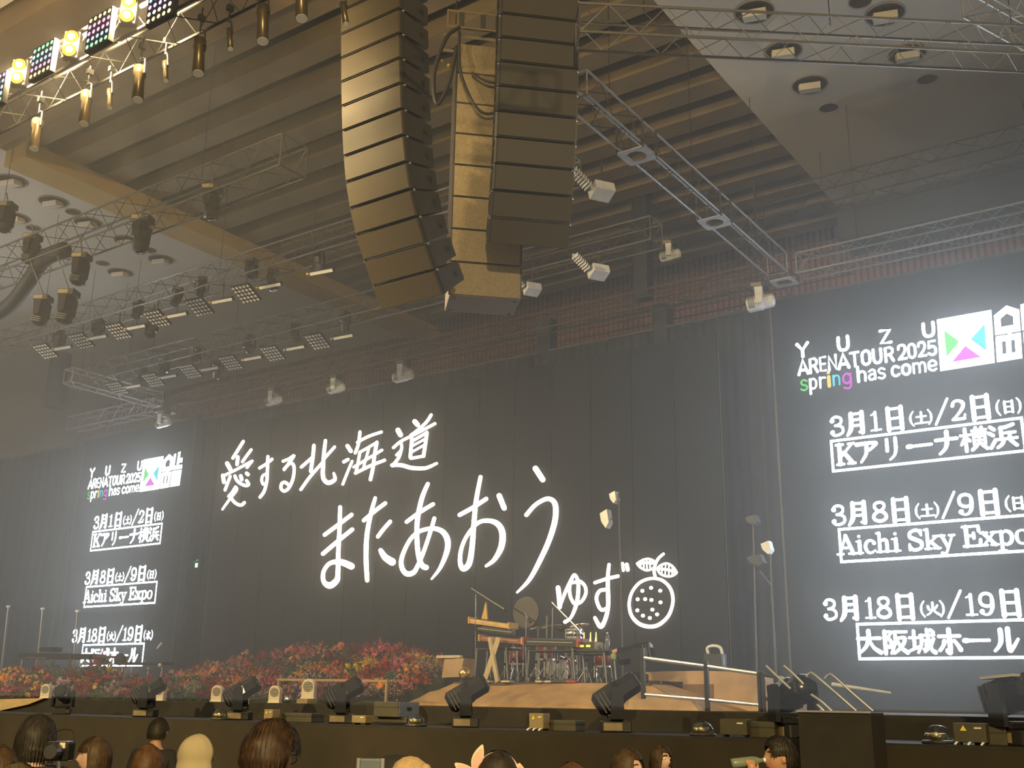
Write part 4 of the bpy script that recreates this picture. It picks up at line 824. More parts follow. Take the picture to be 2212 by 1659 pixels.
# thick bundle of cables and a cable drop at far left
cb = along([atY(-30, 690, 15.5), atY(20, 660, 15.2), atY(60, 610, 14.9), atY(95, 560, 14.7), atY(140, 540, 14.6)], .22, 'cable_bundle', 'thick dark diagonal bundle of cables at the left edge', 'cable bundle')
along([atY(133, 765, 24), atY(128, 800, 24), atY(124, 838, 24), atY(118, 880, 24)], .42, 'cable_drop', 'dark vertical sleeve of cables hanging below the left dot panels', 'cable bundle', black_pl, 10)
for i, (px, y0, y1) in enumerate(((1385, 330, 650), (1180, 690, 790), (1430, 660, 770))):
    p, q = atY(px, y0, 27.5), atY(px + 4, y1, 27.5)
    tag(MB().box(((p.x + q.x) / 2, 27.5, (p.z + q.z) / 2), (.55, .5, abs(p.z - q.z)), None, .1).build('chain_motor_bag', black_pl), ['long dark motor bag hanging before the orange-brown wall', 'dark motor bag above the curtain left of centre', 'dark motor bag above the curtain right of centre'][i], 'motor bag')
# ------------------------------------------------------------------ risers, ramps, rails
rock = mat('riser_brown_felt', (0.42, 0.27, 0.13), 0.85, var=0.28, scale=2.2, bump=0.3)
rock2 = mat('ramp_brown_felt', (0.46, 0.32, 0.20), 0.85, var=0.2, scale=2.6, bump=0.3)
rail_m = mat('rail_black_steel', (0.03, 0.03, 0.03), 0.35, 0.4); rail_s = mat('rail_silver', (0.62, 0.63, 0.65), 0.3, 0.7)
white_p = mat('white_plastic', (0.74, 0.66, 0.50), 0.5, var=0.06); tan_m = mat('tan_metal', (0.34, 0.24, 0.11), 0.5, 0.2)
def at_deck(px, Y, z=None):
    p = atY(px, 1500, Y); return V((p.x, Y, DECK if z is None else z))
RZT = 2.13                                   # riser top
# drum and keyboard riser: a frustum with sloping felt sides
x0, x1 = atY(866, 1520, 18.3).x, atY(1516, 1533, 18.3).x
t0, t1 = atY(985, 1465, 19.5).x, atY(1402, 1475, 19.5).x
rs = thing('riser', 'brown felt-covered riser with sloping sides under the keyboards and drums', 'stage riser', ((x0 + x1) / 2, 21, DECK))
mx = (x0 + x1) / 2
bm = bmesh.new(); nx, ny = 40, 6
def rp(u, v):                                # u along, v up the front slope
    a = V((x0 + (x1 - x0) * u, 18.3 + .25 * math.sin(u * 9), DECK)); b = V((t0 + (t1 - t0) * u, 19.5 + .1 * math.sin(u * 7), RZT))
    p = a.lerp(b, v); p += V((0, 0, .05 * noise.noise(V((u * 9, v * 3, 0))))) * (v * (1 - v) * 4); return p
g = MB(); vs = [rp(i / nx, j / ny) for j in range(ny + 1) for i in range(nx + 1)]
g.add([v - V((mx, 21, DECK)) for v in vs], [(j * (nx + 1) + i, j * (nx + 1) + i + 1, (j + 1) * (nx + 1) + i + 1, (j + 1) * (nx + 1) + i) for j in range(ny) for i in range(nx)])
o = V((mx, 21, DECK))
def side(xa, ya, xb, yb, s):
    a = [V((xa, 18.3, DECK)), V((xb, 19.5, RZT)), V((xb, 24.3, RZT)), V((xa, 25.0, DECK))]
    g.add([v - o for v in (a if s > 0 else a[::-1])], [(0, 1, 2, 3)])
side(x0, 0, t0, 0, -1); side(x1, 0, t1, 0, 1)
g.add([v - o for v in (V((x0, 25.0, DECK)), V((x1, 25.0, DECK)), V((t1, 24.3, RZT)), V((t0, 24.3, RZT)))], [(3, 2, 1, 0)])
g.build('sloping_sides', rock, rs, True)
MB().box(((t0 + t1) / 2 - mx, .9, RZT - DECK - .03), (t1 - t0 + .1, 4.9, .08)).build('riser_top', mat('riser_top_carpet', (0.10, 0.075, 0.05), 0.9), rs)
# curved felt ramp at right: traced face with real thickness
def traced(name, label, cat, pts, Y, depth, m):
    P = [atY(x, y, Y) for x, y in pts]; c = sum(P, V()) / len(P); c = V((c.x, Y, min(p.z for p in P)))
    t = thing(name, label, cat, c)
    MB().prism([p - c for p in P], (0, depth, 0)).build('body', m, t, False)
    return t, c
cr, cc = traced('curved_ramp', 'curved brown ramp behind the black railing, right of the drums', 'stage ramp', [(1372, 1540), (1372, 1453), (1440, 1450), (1525, 1449), (1590, 1451), (1625, 1456), (1655, 1472), (1678, 1488), (1688, 1508), (1690, 1536), (1640, 1536), (1560, 1536)], 20.4, 1.6, rock2)
P = [atY(x, y, 20.38) - cc for x, y in ((1392, 1470), (1474, 1473), (1474, 1494), (1405, 1491))]
MB().prism(P, (0, .03, 0)).build('dark_opening', black_pl, cr)
P = [atY(x, y, 20.37) - cc for x, y in ((1426, 1469), (1429, 1469), (1429, 1492), (1426, 1492))]
MB().prism(P, (0, .03, 0)).build('opening_post', rock2, cr)
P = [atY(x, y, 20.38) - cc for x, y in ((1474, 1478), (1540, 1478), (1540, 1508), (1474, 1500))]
MB().prism(P, (0, .03, 0)).build('shaded_recess', mat('recess_shade_brown', (0.18, 0.12, 0.07), 0.9), cr)  # darker brown plate, the recess shade put into its colour
traced('rock_slab', 'low pale brown slab at the foot of the riser below the railing', 'stage slab', [(1352, 1540), (1360, 1512), (1420, 1508), (1492, 1514), (1510, 1536), (1500, 1541)], 18.05, .22, rock2)
traced('side_walkway', 'tan walkway end at the left edge of the stage', 'walkway', [(-60, 1512), (96, 1508), (60, 1522), (-60, 1548)], 16.9, .6, mat('walkway_tan', (0.42, 0.31, 0.16), 0.8))
traced('ramp_wedge', 'tan tilted wedge panel left of the keyboards', 'stage wedge', [(954, 1464), (960, 1424), (1002, 1422), (994, 1462)], 20.3, .5, rock2)

# black guard railing
gr = thing('guard_railing', 'black guard railing with silver top rail in front of the curved ramp', 'railing', at_deck(1388, 18.2))
b0 = V(gr.location)
for px, y0 in ((1388, 1400), (1525, 1428), (1640, 1452), (1646, 1452), (1676, 1460)):
    p = atY(px, y0, 18.2) - b0; MB().box((p.x, 0, p.z / 2), (.07, .07, p.z)).build('post', rail_m, gr)
def on(px, py, Y=18.2): return atY(px, py, Y) - b0
MB().tube([on(1390, 1421), on(1525, 1439), on(1642, 1456)], .034, 8).build('top_rail', rail_s, gr)
MB().tube([on(1642, 1456), on(1678, 1463)], .030, 8).build('end_rail', rail_m, gr)
MB().tube([on(1390, 1500), on(1525, 1511), on(1642, 1523)], .030, 8).build('mid_rail', rail_s, gr)
MB().tube([on(1642, 1500), on(1690, 1532)], .028, 8).build('brace_rail', rail_m, gr)
# stairs block on the audience side with bent handrails
st = thing('stage_stairs', 'dark stair block at the stage front with four thin bent handrails', 'stairs', (0, 0, 0))
p0, p1 = atY(1742, 1537, 14.6), atY(1897, 1537, 14.6)
stm = mat('stair_black', (0.028, 0.024, 0.018), 0.8)
mb = MB(); zt = p0.z
mb.box(((p0.x + p1.x) / 2, 14.55, zt / 2), (p1.x - p0.x, .55, zt)); mb.build('block', stm, st)
MB().box(((p0.x + p1.x) / 2, 14.26, zt + .006), (p1.x - p0.x + .02, .04, .025)).build('nosing', rail_s, st)
def bent(pts, Y): return MB().tube(spline([atY(x, y, Y) for x, y in pts], 6), .018, 8)
for pts in ([(1742, 1462), (1750, 1454), (1760, 1458), (1800, 1492), (1850, 1536)], [(1782, 1466), (1790, 1458), (1800, 1460), (1840, 1496), (1886, 1536)], [(1655, 1438), (1680, 1462), (1708, 1488)], [(1693, 1438), (1712, 1454), (1736, 1478)], [(1752, 1500), (1775, 1516), (1797, 1536)], [(1765, 1522), (1772, 1528), (1780, 1536)]):
    bent(pts, 14.62).build('handrail', rail_s, st)
for a, b, lb in (((1700, 1466), (1746, 1471), 'short white tube lying behind the stair handrails'), ((1797, 1478), (1925, 1497), 'long pale tube lying behind the rightmost handrail')):
    tag(MB().tube([atY(*a, 18.9), atY(*b, 18.9)], [.035, .02], 10).build('light_tube', white_body), lb, 'tube')

# ------------------------------------------------------------------ big moving lights and gear along the lip
YL = 15.72
def lip(px, Y=YL): p = atY(px, 1560, Y); return V((p.x, Y, LIP))
RV = -YAW
for px, lb, rot, s, tl in ((312, 'big black moving light on the stage lip, leftmost, before the flowers', math.radians(35), 1.0, 30), (516, 'big black moving light on the stage lip, second from left', math.radians(35), 1.0, 30), (738, 'big black moving light on the stage lip before the gold frame, third from left', math.radians(35), 1.0, 29), (1006, 'big black moving light on the stage lip in front of the riser', math.radians(35), 1.02, 31), (1330, 'big black moving light on the stage lip at the right end of the riser', math.radians(35), 1.05, 33), (1716, 'bulky black moving light on the stage lip beside the stair block', math.radians(-40), 1.12, 12), (2196, 'black moving light with pale lit top at the right edge of the stage lip', math.radians(-30), 1.15, 14)):
    moving_head('moving_light', lb, lip(px), rot, s, False, tl, 'moving lights along the stage lip')
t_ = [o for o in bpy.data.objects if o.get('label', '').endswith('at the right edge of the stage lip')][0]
MB().prism([(-.26, -.22, .715), (.20, -.22, .745), (.20, .22, .745), (-.26, .22, .715)], (0, 0, .03)).build('lit_top_plate', mat('lit_top_grey', (.55, .52, .48), .5), t_)  # pale plate added to show light falling on the lamp's top
moving_head('moving_light', 'dark rounded light lying low at the left end of the stage lip', lip(130), 2.2, .8, False, -20, 'moving lights along the stage lip')
moving_head('moving_light', 'black moving light with green-rimmed lens standing on the riser', V((atY(1352, 1470, 19.3).x, 19.75, RZT + .02)), math.radians(205), 1.0, False, -10, 'moving lights on the riser')
gold = mat('gold_reflector', (0.85, 0.62, 0.22), 0.2, 0.9, var=0.05); clear = glass('clear_dome', (0.93, 0.95, 0.95), .86)
def dome(px, label, s=1.0):
    t = thing('dome_strobe', label, 'strobe lamp', lip(px, 15.3), 0, 'clear dome strobes'); t.scale = (s,) * 3
    MB().lathe([(.19, 0), (.20, .02), (.19, .04), (1e-6, .045)], (0, 0, 0), 20).build('base_ring', dark_met, t)
    MB().lathe([(.175, .04), (.165, .10), (.125, .17), (.06, .21), (1e-6, .22)], (0, 0, 0), 20).build('dome', clear, t, True)
    MB().lathe([(1e-6, .05), (.07, .055), (.12, .12), (.10, .12), (1e-6, .07)], (-.03, 0, 0), 14).build('reflector', gold, t, True)
    MB().ball((-.02, -.02, .10), .035, 8).build('bulb', pale, t)
    return t
dome(474, 'clear dome strobe lamp below the second moving light'); dome(899, 'clear dome strobe lamp left of the fourth moving light'); dome(1517, 'clear dome strobe lamp beneath the black railing'); dome(2024, 'clear dome strobe lamp at the right, beside a warning box', 1.1)
warn = mat('warning_yellow', (0.85, 0.62, 0.08), 0.5, var=0.02)
def ctrl(px, w, h, label, m, plugs=True, tri=True, Y=15.25):
    t = thing('power_box', label, 'power box', lip(px, Y), 0, 'power boxes on the lip')
    MB().box((0, .1, h / 2 + .03), (w, .2, h), None, .01).build('case', m, t)
    for s in (-1, 1): MB().box((s * w * .38, .1, .015), (.04, .16, .03)).build('foot', black_pl, t)
    if tri: MB().prism([(-w * .28, -.002, h * .60 + .03), (-w * .08, -.002, h * .60 + .03), (-w * .18, -.002, h * .88 + .03)], (0, -.008, 0)).build('warning_triangle', warn, t)
    MB().box((w * .26, -.004, h * .75 + .03), (w * .22, .01, .02)).build('label_plate', white_p, t)
    if plugs:
        for k in (-.4, 0, .4):
            MB().tube([(w * k, 0, .03), (w * k, -.05, .03), (w * k - .02, -.07, .0)], .014, 6).build('plug', pale, t)
    return t
box_tan = mat('box_tan', (0.26, 0.20, 0.10), 0.6); box_dk = mat('box_dark_olive', (0.065, 0.058, 0.035), 0.6)
ctrl(1158, .28, .24, 'tan power box with yellow warning triangle in front of the riser', box_tan)
ctrl(2092, .40, .24, 'dark olive power box with yellow warning triangle at far right', box_dk)
ctrl(1583, .42, .22, 'dark flat power box under the railing', box_dk, False, False)
ctrl(578, .24, .20, 'small tan power box between the second and third moving lights', box_tan, False)
ctrl(774, .34, .13, 'low tan power box under the black case', box_tan, False, False)
def case(px, w, h, d, label, Y=15.5, z=LIP, endm=None, name='equipment_case', cat='case', grp=None):
    p = lip(px, Y); p.z = z
    t = thing(name, label, cat, p, 0, grp)
    MB().box((0, d / 2, h / 2), (w, d, h), None, .012).build('body', box_dk, t)
    MB().box((0, d / 2, h * .66), (w + .012, d + .012, .015)).build('lid_seam', dark_met, t)
    if endm: MB().box((w / 2 + .006, d / 2, h / 2), (.012, d * .95, h * .95)).build('end_plate', endm, t); MB().box((w / 2 + .016, d / 2, h * .55), (.012, .12, .06)).build('handle', black_pl, t)
    return t
steelblue = mat('blue_grey_plate', (0.17, 0.19, 0.22), 0.45, 0.3)
case(832, .60, .27, .6, 'black case with blue-grey end plate behind the third moving light', 15.6, LIP + .14, steelblue)
MB_ = case(836, .95, .10, .5, 'low dark platform the black case stands on', 15.7, LIP + .04, None, 'case_platform', 'platform')
case(640, .8, .17, .35, 'long low dark box between the second and third moving lights', 15.5)
case(1215, .5, .17, .3, 'small dark box right of the tan warning box', 15.4)
case(1640, .45, .22, .3, 'dark box left of the bulky moving light', 15.4)
case(2135, .40, .24, .3, 'dark box right of the olive power box', 15.45)
for i, px in enumerate((96, 342, 467, 592, 664)):
    t = thing('floor_fan', ['cream floor fan among orange flowers at far left', 'cream floor fan half hidden behind the first moving light', 'cream floor fan left of the second moving light', 'cream floor fan at the left leg of the gold frame', 'tallest cream floor fan inside the gold frame'][i], 'fan', at_deck(px, 17.25) + V((0, 0, .10 if i == 4 else 0)), .45, 'cream floor fans'); t.scale = (1.12 if i == 4 else 1.0,) * 3
    n = 20; prof = [(-.125, -.0), (.125, 0)] + [(.125 * math.cos(PI * k / n), .24 + .13 * math.sin(PI * k / n)) for k in range(n + 1)]
    MB().prism([(a, 0, b) for a, b in prof], (0, .16, 0)).build('housing', white_p, t)
    MB().lathe([(1e-6, 0), (.095, 0), (.095, .01)], (0, -.006, .23), 20, RX(PI / 2)).build('grille_hole', mat('fan_hole', (0.10, 0.07, 0.04), .8), t)
    mb = MB()
    for k in range(6): mb.bar((-.09, -.014, .155 + .03 * k), (.09, -.014, .155 + .03 * k), .008)
    mb.build('grille_bars', white_p, t)
    MB().box((0, .08, .012), (.27, .2, .024)).build('foot', white_p, t)
MB().box(at_deck(664, 17.33, DECK + .05), (.32, .30, .098)).build('fan_block', box_tan); tag(bpy.data.objects['fan_block'], 'small tan block under the tallest cream fan', 'block')
gf = thing('gold_frame', 'thin gold-brown metal frame on the stage edge before the flowers', 'frame', at_deck(603, 17.6))
gb = V(gf.location)
def gp(px, py): return atY(px, py, 17.6) - gb
MB().bar(gp(600, 1468), gp(838, 1471), .05, .05).build('top_bar', tan_m, gf)
for a in (603, 679, 836): q = gp(a, 1470); MB().bar((q.x, 0, q.z), (q.x, 0, 0), .05, .05).build('leg', tan_m, gf)
tag(MB().lathe([(1e-6, 0), (.06, .01), (.075, .08), (.05, .15), (1e-6, .17)], at_deck(622, 17.3), 14).build('small_lamp', chrome, None, True), 'small shiny lamp between two cream fans', 'lamp')

# ------------------------------------------------------------------ the keyboard and drum set on the riser
def RP(px, Y): p = atY(px, 1460, Y); return V((p.x, Y, RZT + .01))
red_m = mat('keyboard_red', (0.42, 0.06, 0.04), 0.3); keys_w = mat('keys_ivory', (0.80, 0.78, 0.72), 0.35); wood_t = mat('keyboard_wood_end', (0.62, 0.38, 0.13), 0.45, var=0.2)
def keyboard(label, pa, pb, Y, depth, h, body_m, end_m=None, group='keyboards'):
    """a synth lying between two photo columns; pa, pb give its front-edge ends"""
    A, B = atY(*pa, Y), atY(*pb, Y); d = B - A; L = d.length
    t = thing('keyboard', label, 'keyboard', A, 0, group)
    MB().prism([(0, 0, 0), d, d + V((0, depth, .0)), V((0, depth, 0))], (0, 0, h)).build('body', body_m, t)
    u = d.normalized(); mb = MB(); n = 36
    for k in range(n):
        a = u * (L * (.06 + .86 * k / n)); b = u * (L * (.06 + .86 * (k + .85) / n))
        mb.prism([a + V((0, -.012, h * .55)), b + V((0, -.012, h * .55)), b + V((0, depth * .5, h + .012)), a + V((0, depth * .5, h + .012))], (0, 0, .006))
    mb.build('white_keys', keys_w, t)
    mb = MB()
    for k in range(n - 1):
        if k % 7 in (2, 6): continue
        a = u * (L * (.06 + .86 * (k + .7) / n)); b = u * (L * (.06 + .86 * (k + 1.15) / n))
        mb.prism([a + V((0, depth * .18, h + .012)), b + V((0, depth * .18, h + .012)), b + V((0, depth * .5, h + .02)), a + V((0, depth * .5, h + .02))], (0, 0, .014))
    mb.build('black_keys', black_gl, t)
    for s in (0, 1):
        q = u * (L * s) - u * (.03 if s == 0 else 0)
        MB().prism([q + V((0, -.02, -.01)), q + u * .035 + V((0, -.02, -.01)), q + u * .035 + V((0, depth, -.01)), q + V((0, depth, -.01))], (0, 0, h + .05)).build('end_cheek', end_m or body_m, t)
    mb = MB()
    for k in range(10): mb.lathe([(.014, 0), (.012, .02), (1e-6, .022)], u * (L * (.1 + .08 * k)) + V((0, depth * .75, h)), 8)
    mb.build('knobs', pale, t)
    return t
keyboard('top keyboard of the left stack with tan wooden ends', (1014, 1346), (1098, 1358), 19.9, .34, .10, wood_t, wood_t)
keyboard('second keyboard down in the left stack, dark with a thin white edge', (1028, 1362), (1112, 1372), 19.8, .34, .09, black_pl)
keyboard('third keyboard down in the left stack, dark red-brown with grey keys', (1036, 1384), (1126, 1391), 19.7, .38, .10, mat('keyboard_brown', (0.26, 0.09, 0.05), .4), wood_t)
keyboard('long red-topped keyboard in the middle of the riser', (1132, 1394), (1246, 1397), 19.6, .42, .14, black_pl, red_m)
def kstand(label, px0, px1, top_py, Y, group='keyboard stands'):
    A = atY(px0, top_py, Y); B = atY(px1, top_py, Y); z0 = RZT + .01
    t = thing('keyboard_stand', label, 'keyboard stand', (A.x, Y, z0), 0, group)
    w = B.x - A.x; h = A.z - z0
    for x in (0, w):
        for y in (0, .4): MB().tube([(x, y, 0), (x + (.06 if x == 0 else -.06), y, h)], .022, 8).build('leg', chrome, t)
    for y in (0, .4): MB().tube([(0.02, y, h * .96), (w - .02, y, h * .96)], .02, 8).build('cross_bar', dark_met, t)
    for x in (0.03, w - .03): MB().tube([(x, 0, h * .97), (x, .4, h * .97)], .02, 8).build('support_arm', dark_met, t)
    return t
kstand('tall chrome stand carrying the stacked left keyboards', 1026, 1098, 1400, 19.7)
kstand('chrome stand under the red-topped keyboard', 1138, 1242, 1404, 19.6)
kstand('chrome stand of the mixer table at right of the riser', 1236, 1310, 1410, 19.7)
for i, (px, lean) in enumerate(((1046, .3), (1075, -.3))):
    a = RP(px, 19.45); b = a + V((lean * 1.0, .1, .95))
    tag(MB().bar(a, b, .05, .11).build('stand_brace', mat('brace_cream', (0.55, 0.47, 0.32), .4)), ('left' if i == 0 else 'right') + ' cream diagonal brace below the stacked keyboards', 'stand brace', 'cream braces')
pp = [atY(x, y, 20.1) for x, y in ((1039, 1340), (1052, 1338), (1049, 1300))]
t = thing('sheet_stand', 'pointed yellow sheet standing upright on the top keyboard', 'sheet', pp[0]); MB().prism([p - pp[0] for p in pp], (0, .05, 0)).build('sheet', mat('sheet_yellow', (0.70, 0.46, 0.14), .6), t)
# mixer table with rack unit, bottle, hats
tb = thing('mixer_table', 'black table top at the right of the riser holding the rack unit', 'table', atY(1228, 1408, 19.65))
L = atY(1318, 1410, 19.65) - V(tb.location)
MB().prism([(0, 0, 0), (L.x, 0, 0), (L.x, .5, 0), (0, .5, 0)], (0, 0, .04)).build('table_top', black_pl, tb)
q = V(tb.location) + V((.06, .04, .04))
rk = thing('rack_unit', 'grey rack unit with two glowing yellow displays on the mixer table', 'rack unit', q)
MB().box((.28, .18, .085), (.54, .34, .16), None, .008).build('case', mat('rack_bronze', (0.22, 0.18, 0.10), .4, .4), rk)
MB().box((.28, .005, .085), (.50, .01, .13)).build('front_panel', black_pl, rk)
for x in (.24, .40): MB().box((x, -.004, .075), (.10, .01, .045)).build('display', glow('display_yellow', (0.85, 0.9, 0.08), 2.2), rk)
bt = thing('water_bottle', 'clear water bottle standing at the end of the mixer table', 'bottle', V(tb.location) + V((L.x - .12, .1, .04)))
MB().lathe([(.045, 0), (.05, .02), (.05, .20), (.042, .24), (.018, .29), (.018, .32)], (0, 0, 0), 14).build('bottle_body', glass('bottle_clear', (.85, .9, .95), .7), bt, True)
MB().lathe([(.021, .318), (.021, .345), (1e-6, .347)], (0, 0, 0), 10).build('cap', pale, bt)
for i, px in enumerate((1262, 1276, 1288)):
    p = atY(px, 1382, 19.9); tag(MB().lathe([(.03, 0), (.035, .02), (.02, .10), (.012, .2), (1e-6, .22)], (p.x, 19.9, tb.location.z + .20 if px < 1290 else tb.location.z + .04), 10).build('hand_bell', brass), ['left', 'middle', 'right'][i] + ' of three small bells behind the rack unit', 'bell', 'small bells')
# drums
shell_m = mat('drum_shell', (0.30, 0.05, 0.045), 0.25); skin_m = mat('drum_head', (0.70, 0.64, 0.54), 0.5); cym_m = mat('cymbal_bronze', (0.62, 0.46, 0.20), 0.25, 0.9)
def drum(label, c, r, h, tiltx=0, m=shell_m, legs=True, g='drums'):
    t = thing('drum', label, 'drum', c, (tiltx, 0, 0), g)
    MB().lathe([(r, 0), (r, h)], (0, 0, 0), 24).build('shell', m, t, True)
    for z in (0, h): MB().lathe([(r * .98, z - .02), (r * 1.04, z - .02), (r * 1.04, z + .02), (r * .98, z + .02)], (0, 0, 0), 24).build('hoop', chrome, t)
    MB().lathe([(1e-6, h + .006), (r * .99, h + .006), (r * .99, h - .004)], (0, 0, 0), 24).build('head', skin_m, t)
    for k in range(6): a = k * PI / 3; MB().tube([(r * 1.04 * math.cos(a), r * 1.04 * math.sin(a), 0), (r * 1.04 * math.cos(a), r * 1.04 * math.sin(a), h)], .010, 5).build('tension_rod', chrome, t)
    if legs:
        dz = c[2] - RZT - .01
        for k in range(3): a = k * 2.1 + .3; MB().tube([(r * .9 * math.cos(a), r * .9 * math.sin(a), h * .4), (r * 1.15 * math.cos(a), r * 1.15 * math.sin(a), -dz)], .013, 6).build('leg', chrome, t)
    return t
def RQ(px, py, Y): return atY(px, py, Y)
drum('silver snare drum behind the red-topped keyboard at right', RQ(1240, 1378, 20.6), .20, .17, 0, chrome)
drum('dark red tom drum under the mixer table', RQ(1302, 1440, 20.9), .19, .30)
drum('dark red tom drum in the middle behind the stands', RQ(1180, 1425, 21.2), .22, .32)
drum('low dark red tom drum left of the middle tom', RQ(1120, 1435, 21.2), .22, .36)
bd = thing('bass_drum', 'bass drum lying on its side at the rear of the riser', 'drum', RP(1215, 21.7) + V((0, 0, .32)), 0)
MB().lathe([(.30, -.2), (.30, .2)], (0, 0, 0), 28, RX(PI / 2)).build('shell', shell_m, bd, True)
for y in (-.2, .2): MB().lathe([(.29, -.02), (.32, -.02), (.32, .02), (.29, .02)], (0, y, 0), 28, RX(PI / 2)).build('hoop', chrome, bd)
MB().lathe([(1e-6, .0), (.295, .0), (.295, -.005)], (0, -.205, 0), 28, RX(PI / 2)).build('head', black_pl, bd)
def cymbal(label, px, py, Y, r, tilt):
    p = atY(px, py, Y); t = thing('cymbal_stand', label, 'cymbal', (p.x, Y, RZT + .01), 0, 'cymbals')
    h = p.z - RZT
    MB().lathe([(.03, .03), (.05, .012), (r, 0), (r, -.006), (.05, .004), (.02, .02)], (0, 0, h), 26, RX(tilt)).build('cymbal', cym_m, t, True)
    MB().tube([(0, 0, .25), (0, 0, h + .05)], .012, 8).build('pole', chrome, t)
    for k in range(3): a = k * 2.094; MB().tube([(0, 0, .35), (.26 * math.cos(a), .26 * math.sin(a), 0)], .011, 6).build('leg', chrome, t)
    return t
cymbal('flat cymbal on a thin pole just left of the lettering tail', 1192, 1352, 20.8, .22, .12); cymbal('tilted cymbal behind the red keyboard', 1225, 1362, 21.2, .24, -.25); cymbal('small cymbal near the clear round shield', 1162, 1358, 21.0, .18, .2); cymbal('tilted cymbal in front of the round lettering end', 1252, 1352, 21.0, .22, .3)
# clear round shield with red panel behind
sh = thing('round_shield', 'large clear round shield with red-brown right half above the keyboards', 'shield', RP(1137, 20.7) )
rc = atY(1137, 1323, 20.7) - V(sh.location)
rr = (atY(1170, 1323, 20.7) - atY(1104, 1323, 20.7)).length / 2 * .82
MB().lathe([(1e-6, 0), (rr, 0), (rr, .02), (1e-6, .02)], rc, 36, RX(PI / 2) ).build('disc', glass('smoke_clear', (.62, .64, .62), .88, .12), sh)
MB().lathe([(rr * .985, -.012), (rr * 1.02, -.012), (rr * 1.02, .03), (rr * .985, .03)], rc, 36, RX(PI / 2)).build('rim', dark_met, sh)
n = 16; pts = [(rc.x + rr * .93 * math.cos(a), .03, rc.z + rr * .93 * math.sin(a)) for a in [-1.1 + 1.75 * k / n for k in range(n + 1)]] + [(rc.x + .05, .03, rc.z - rr * .1)]
MB().prism(pts, (0, .01, 0)).build('red_panel', mat('red_panel', (0.34, 0.075, 0.05), .5), sh)
MB().tube([(0, 0, 0), (rc.x, .03, rc.z - rr)], .02, 8).build('pole', dark_met, sh)
def micstand(label, base_px, Y, top_py, tip, base_z, boom_r=.014, group='microphone stands', tail=None, m=chrome):
    b = atY(base_px, 1470, Y); tp = atY(base_px, top_py, Y); o = V((b.x, Y, base_z))
    t = thing('microphone_stand', label, 'microphone stand', o, 0, group)
    h = tp.z - base_z
    MB().tube([(0, 0, .05), (tp.x - b.x, 0, h)], .013, 8).build('pole', m, t)
    for k in range(3): a = k * 2.094 + .5; MB().tube([(0, 0, .18), (.3 * math.cos(a), .3 * math.sin(a), 0)], .012, 6).build('leg', black_pl, t)
    if tip:
        e = atY(*tip, Y) - o; k0 = V((tp.x - b.x, 0, h)); q0 = (atY(*tail, Y) - o) if tail else k0 - (e - k0) * .25
        MB().tube([q0, e], boom_r, 8).build('boom', m, t)
        MB().lathe([(1e-6, -.02), (.03, 0), (.03, .04), (.016, .06), (.012, .16), (1e-6, .165)], e, 10, (q0 - e).to_track_quat('Z', 'Y').to_matrix()).build('microphone', black_pl, t)
    return t
micstand('tall boom microphone stand at the left end of the keyboards', 1027, 19.9, 1284, (1092, 1318), RZT + .01, .022, 'microphone stands', (1018, 1271))
micstand('boom microphone stand reaching in front of the small lettering', 1247, 20.4, 1357, (1188, 1297), RZT + .01, .016)
micstand('short microphone stand before the clear round shield', 1136, 20.0, 1328, (1146, 1345), RZT + .01, .014)
micstand('plain upright stand right of the clear round shield', 1181, 20.3, 1330, None, RZT + .01)
micstand('tallest plain upright stand below the lettering tail', 1193, 20.5, 1313, None, RZT + .01)
for i, (px, Y, h) in enumerate(((1060, 20.2, .8), (1090, 20.6, .75), (1108, 20.0, .9), (1130, 20.3, .85), (1158, 20.2, .8), (1176, 19.9, .85), (1204, 20.3, .8), (1222, 20.0, .9), (1245, 20.5, .75), (1268, 20.1, .85), (1284, 20.4, .7), (1306, 20.0, .8))):
    o = RP(px, Y); t = thing('hardware_stand', ['first', 'second', 'third', 'fourth', 'fifth', 'sixth', 'seventh', 'eighth', 'ninth', 'tenth', 'eleventh', 'last'][i] + ' chrome hardware stand from the left under the keyboards', 'stand', o, .4 * i, 'chrome stands under the keyboards')
    MB().tube([(0, 0, .12), (0, 0, h * .55)], .018, 8).build('tube', chrome, t); MB().tube([(0, 0, h * .5), (0, 0, h)], .012, 8).build('inner_tube', chrome, t)
    MB().lathe([(.024, 0), (.03, .01), (.03, .05), (.024, .06)], (0, 0, h * .52), 10).build('collar', black_pl, t)
    for k in range(3): a = k * 2.094; MB().tube([(0, 0, .34), (.22 * math.cos(a), .22 * math.sin(a), .01)], .010, 6).build('leg', chrome, t)
    if i % 2: MB().tube([(0, 0, h * .8), (.18, .02, h * .92)], .010, 6).build('arm', chrome, t)
ped = mat('pedal_cream', (0.62, 0.54, 0.40), .5)
for i, (px, w, m, lb) in enumerate(((1052, .10, ped, 'small cream pedal at the left front of the riser'), (1091, .22, ped, 'long cream pedal at the front of the riser'), (1163, .14, ped, 'cream pedal in front of the chrome stands'), (1183, .16, ped, 'pale pedal right of the middle of the riser front'), (1205, .35, dark_met, 'dark pedal board on the riser'), (1232, .25, red_m, 'dark red pedal at the right of the riser front'))):
    t = thing('foot_pedal', lb, 'pedal', RP(px, 19.35), 0, 'foot pedals')
    MB().prism([(-w / 2, 0, 0), (w / 2, 0, 0), (w / 2, .18, 0), (-w / 2, .18, 0)], (0, 0, .035)).build('body', m, t); MB().prism([(-w * .4, .02, .037), (w * .4, .02, .037), (w * .4, .15, .06), (-w * .4, .15, .06)], (0, 0, .012)).build('treadle', dark_met, t)
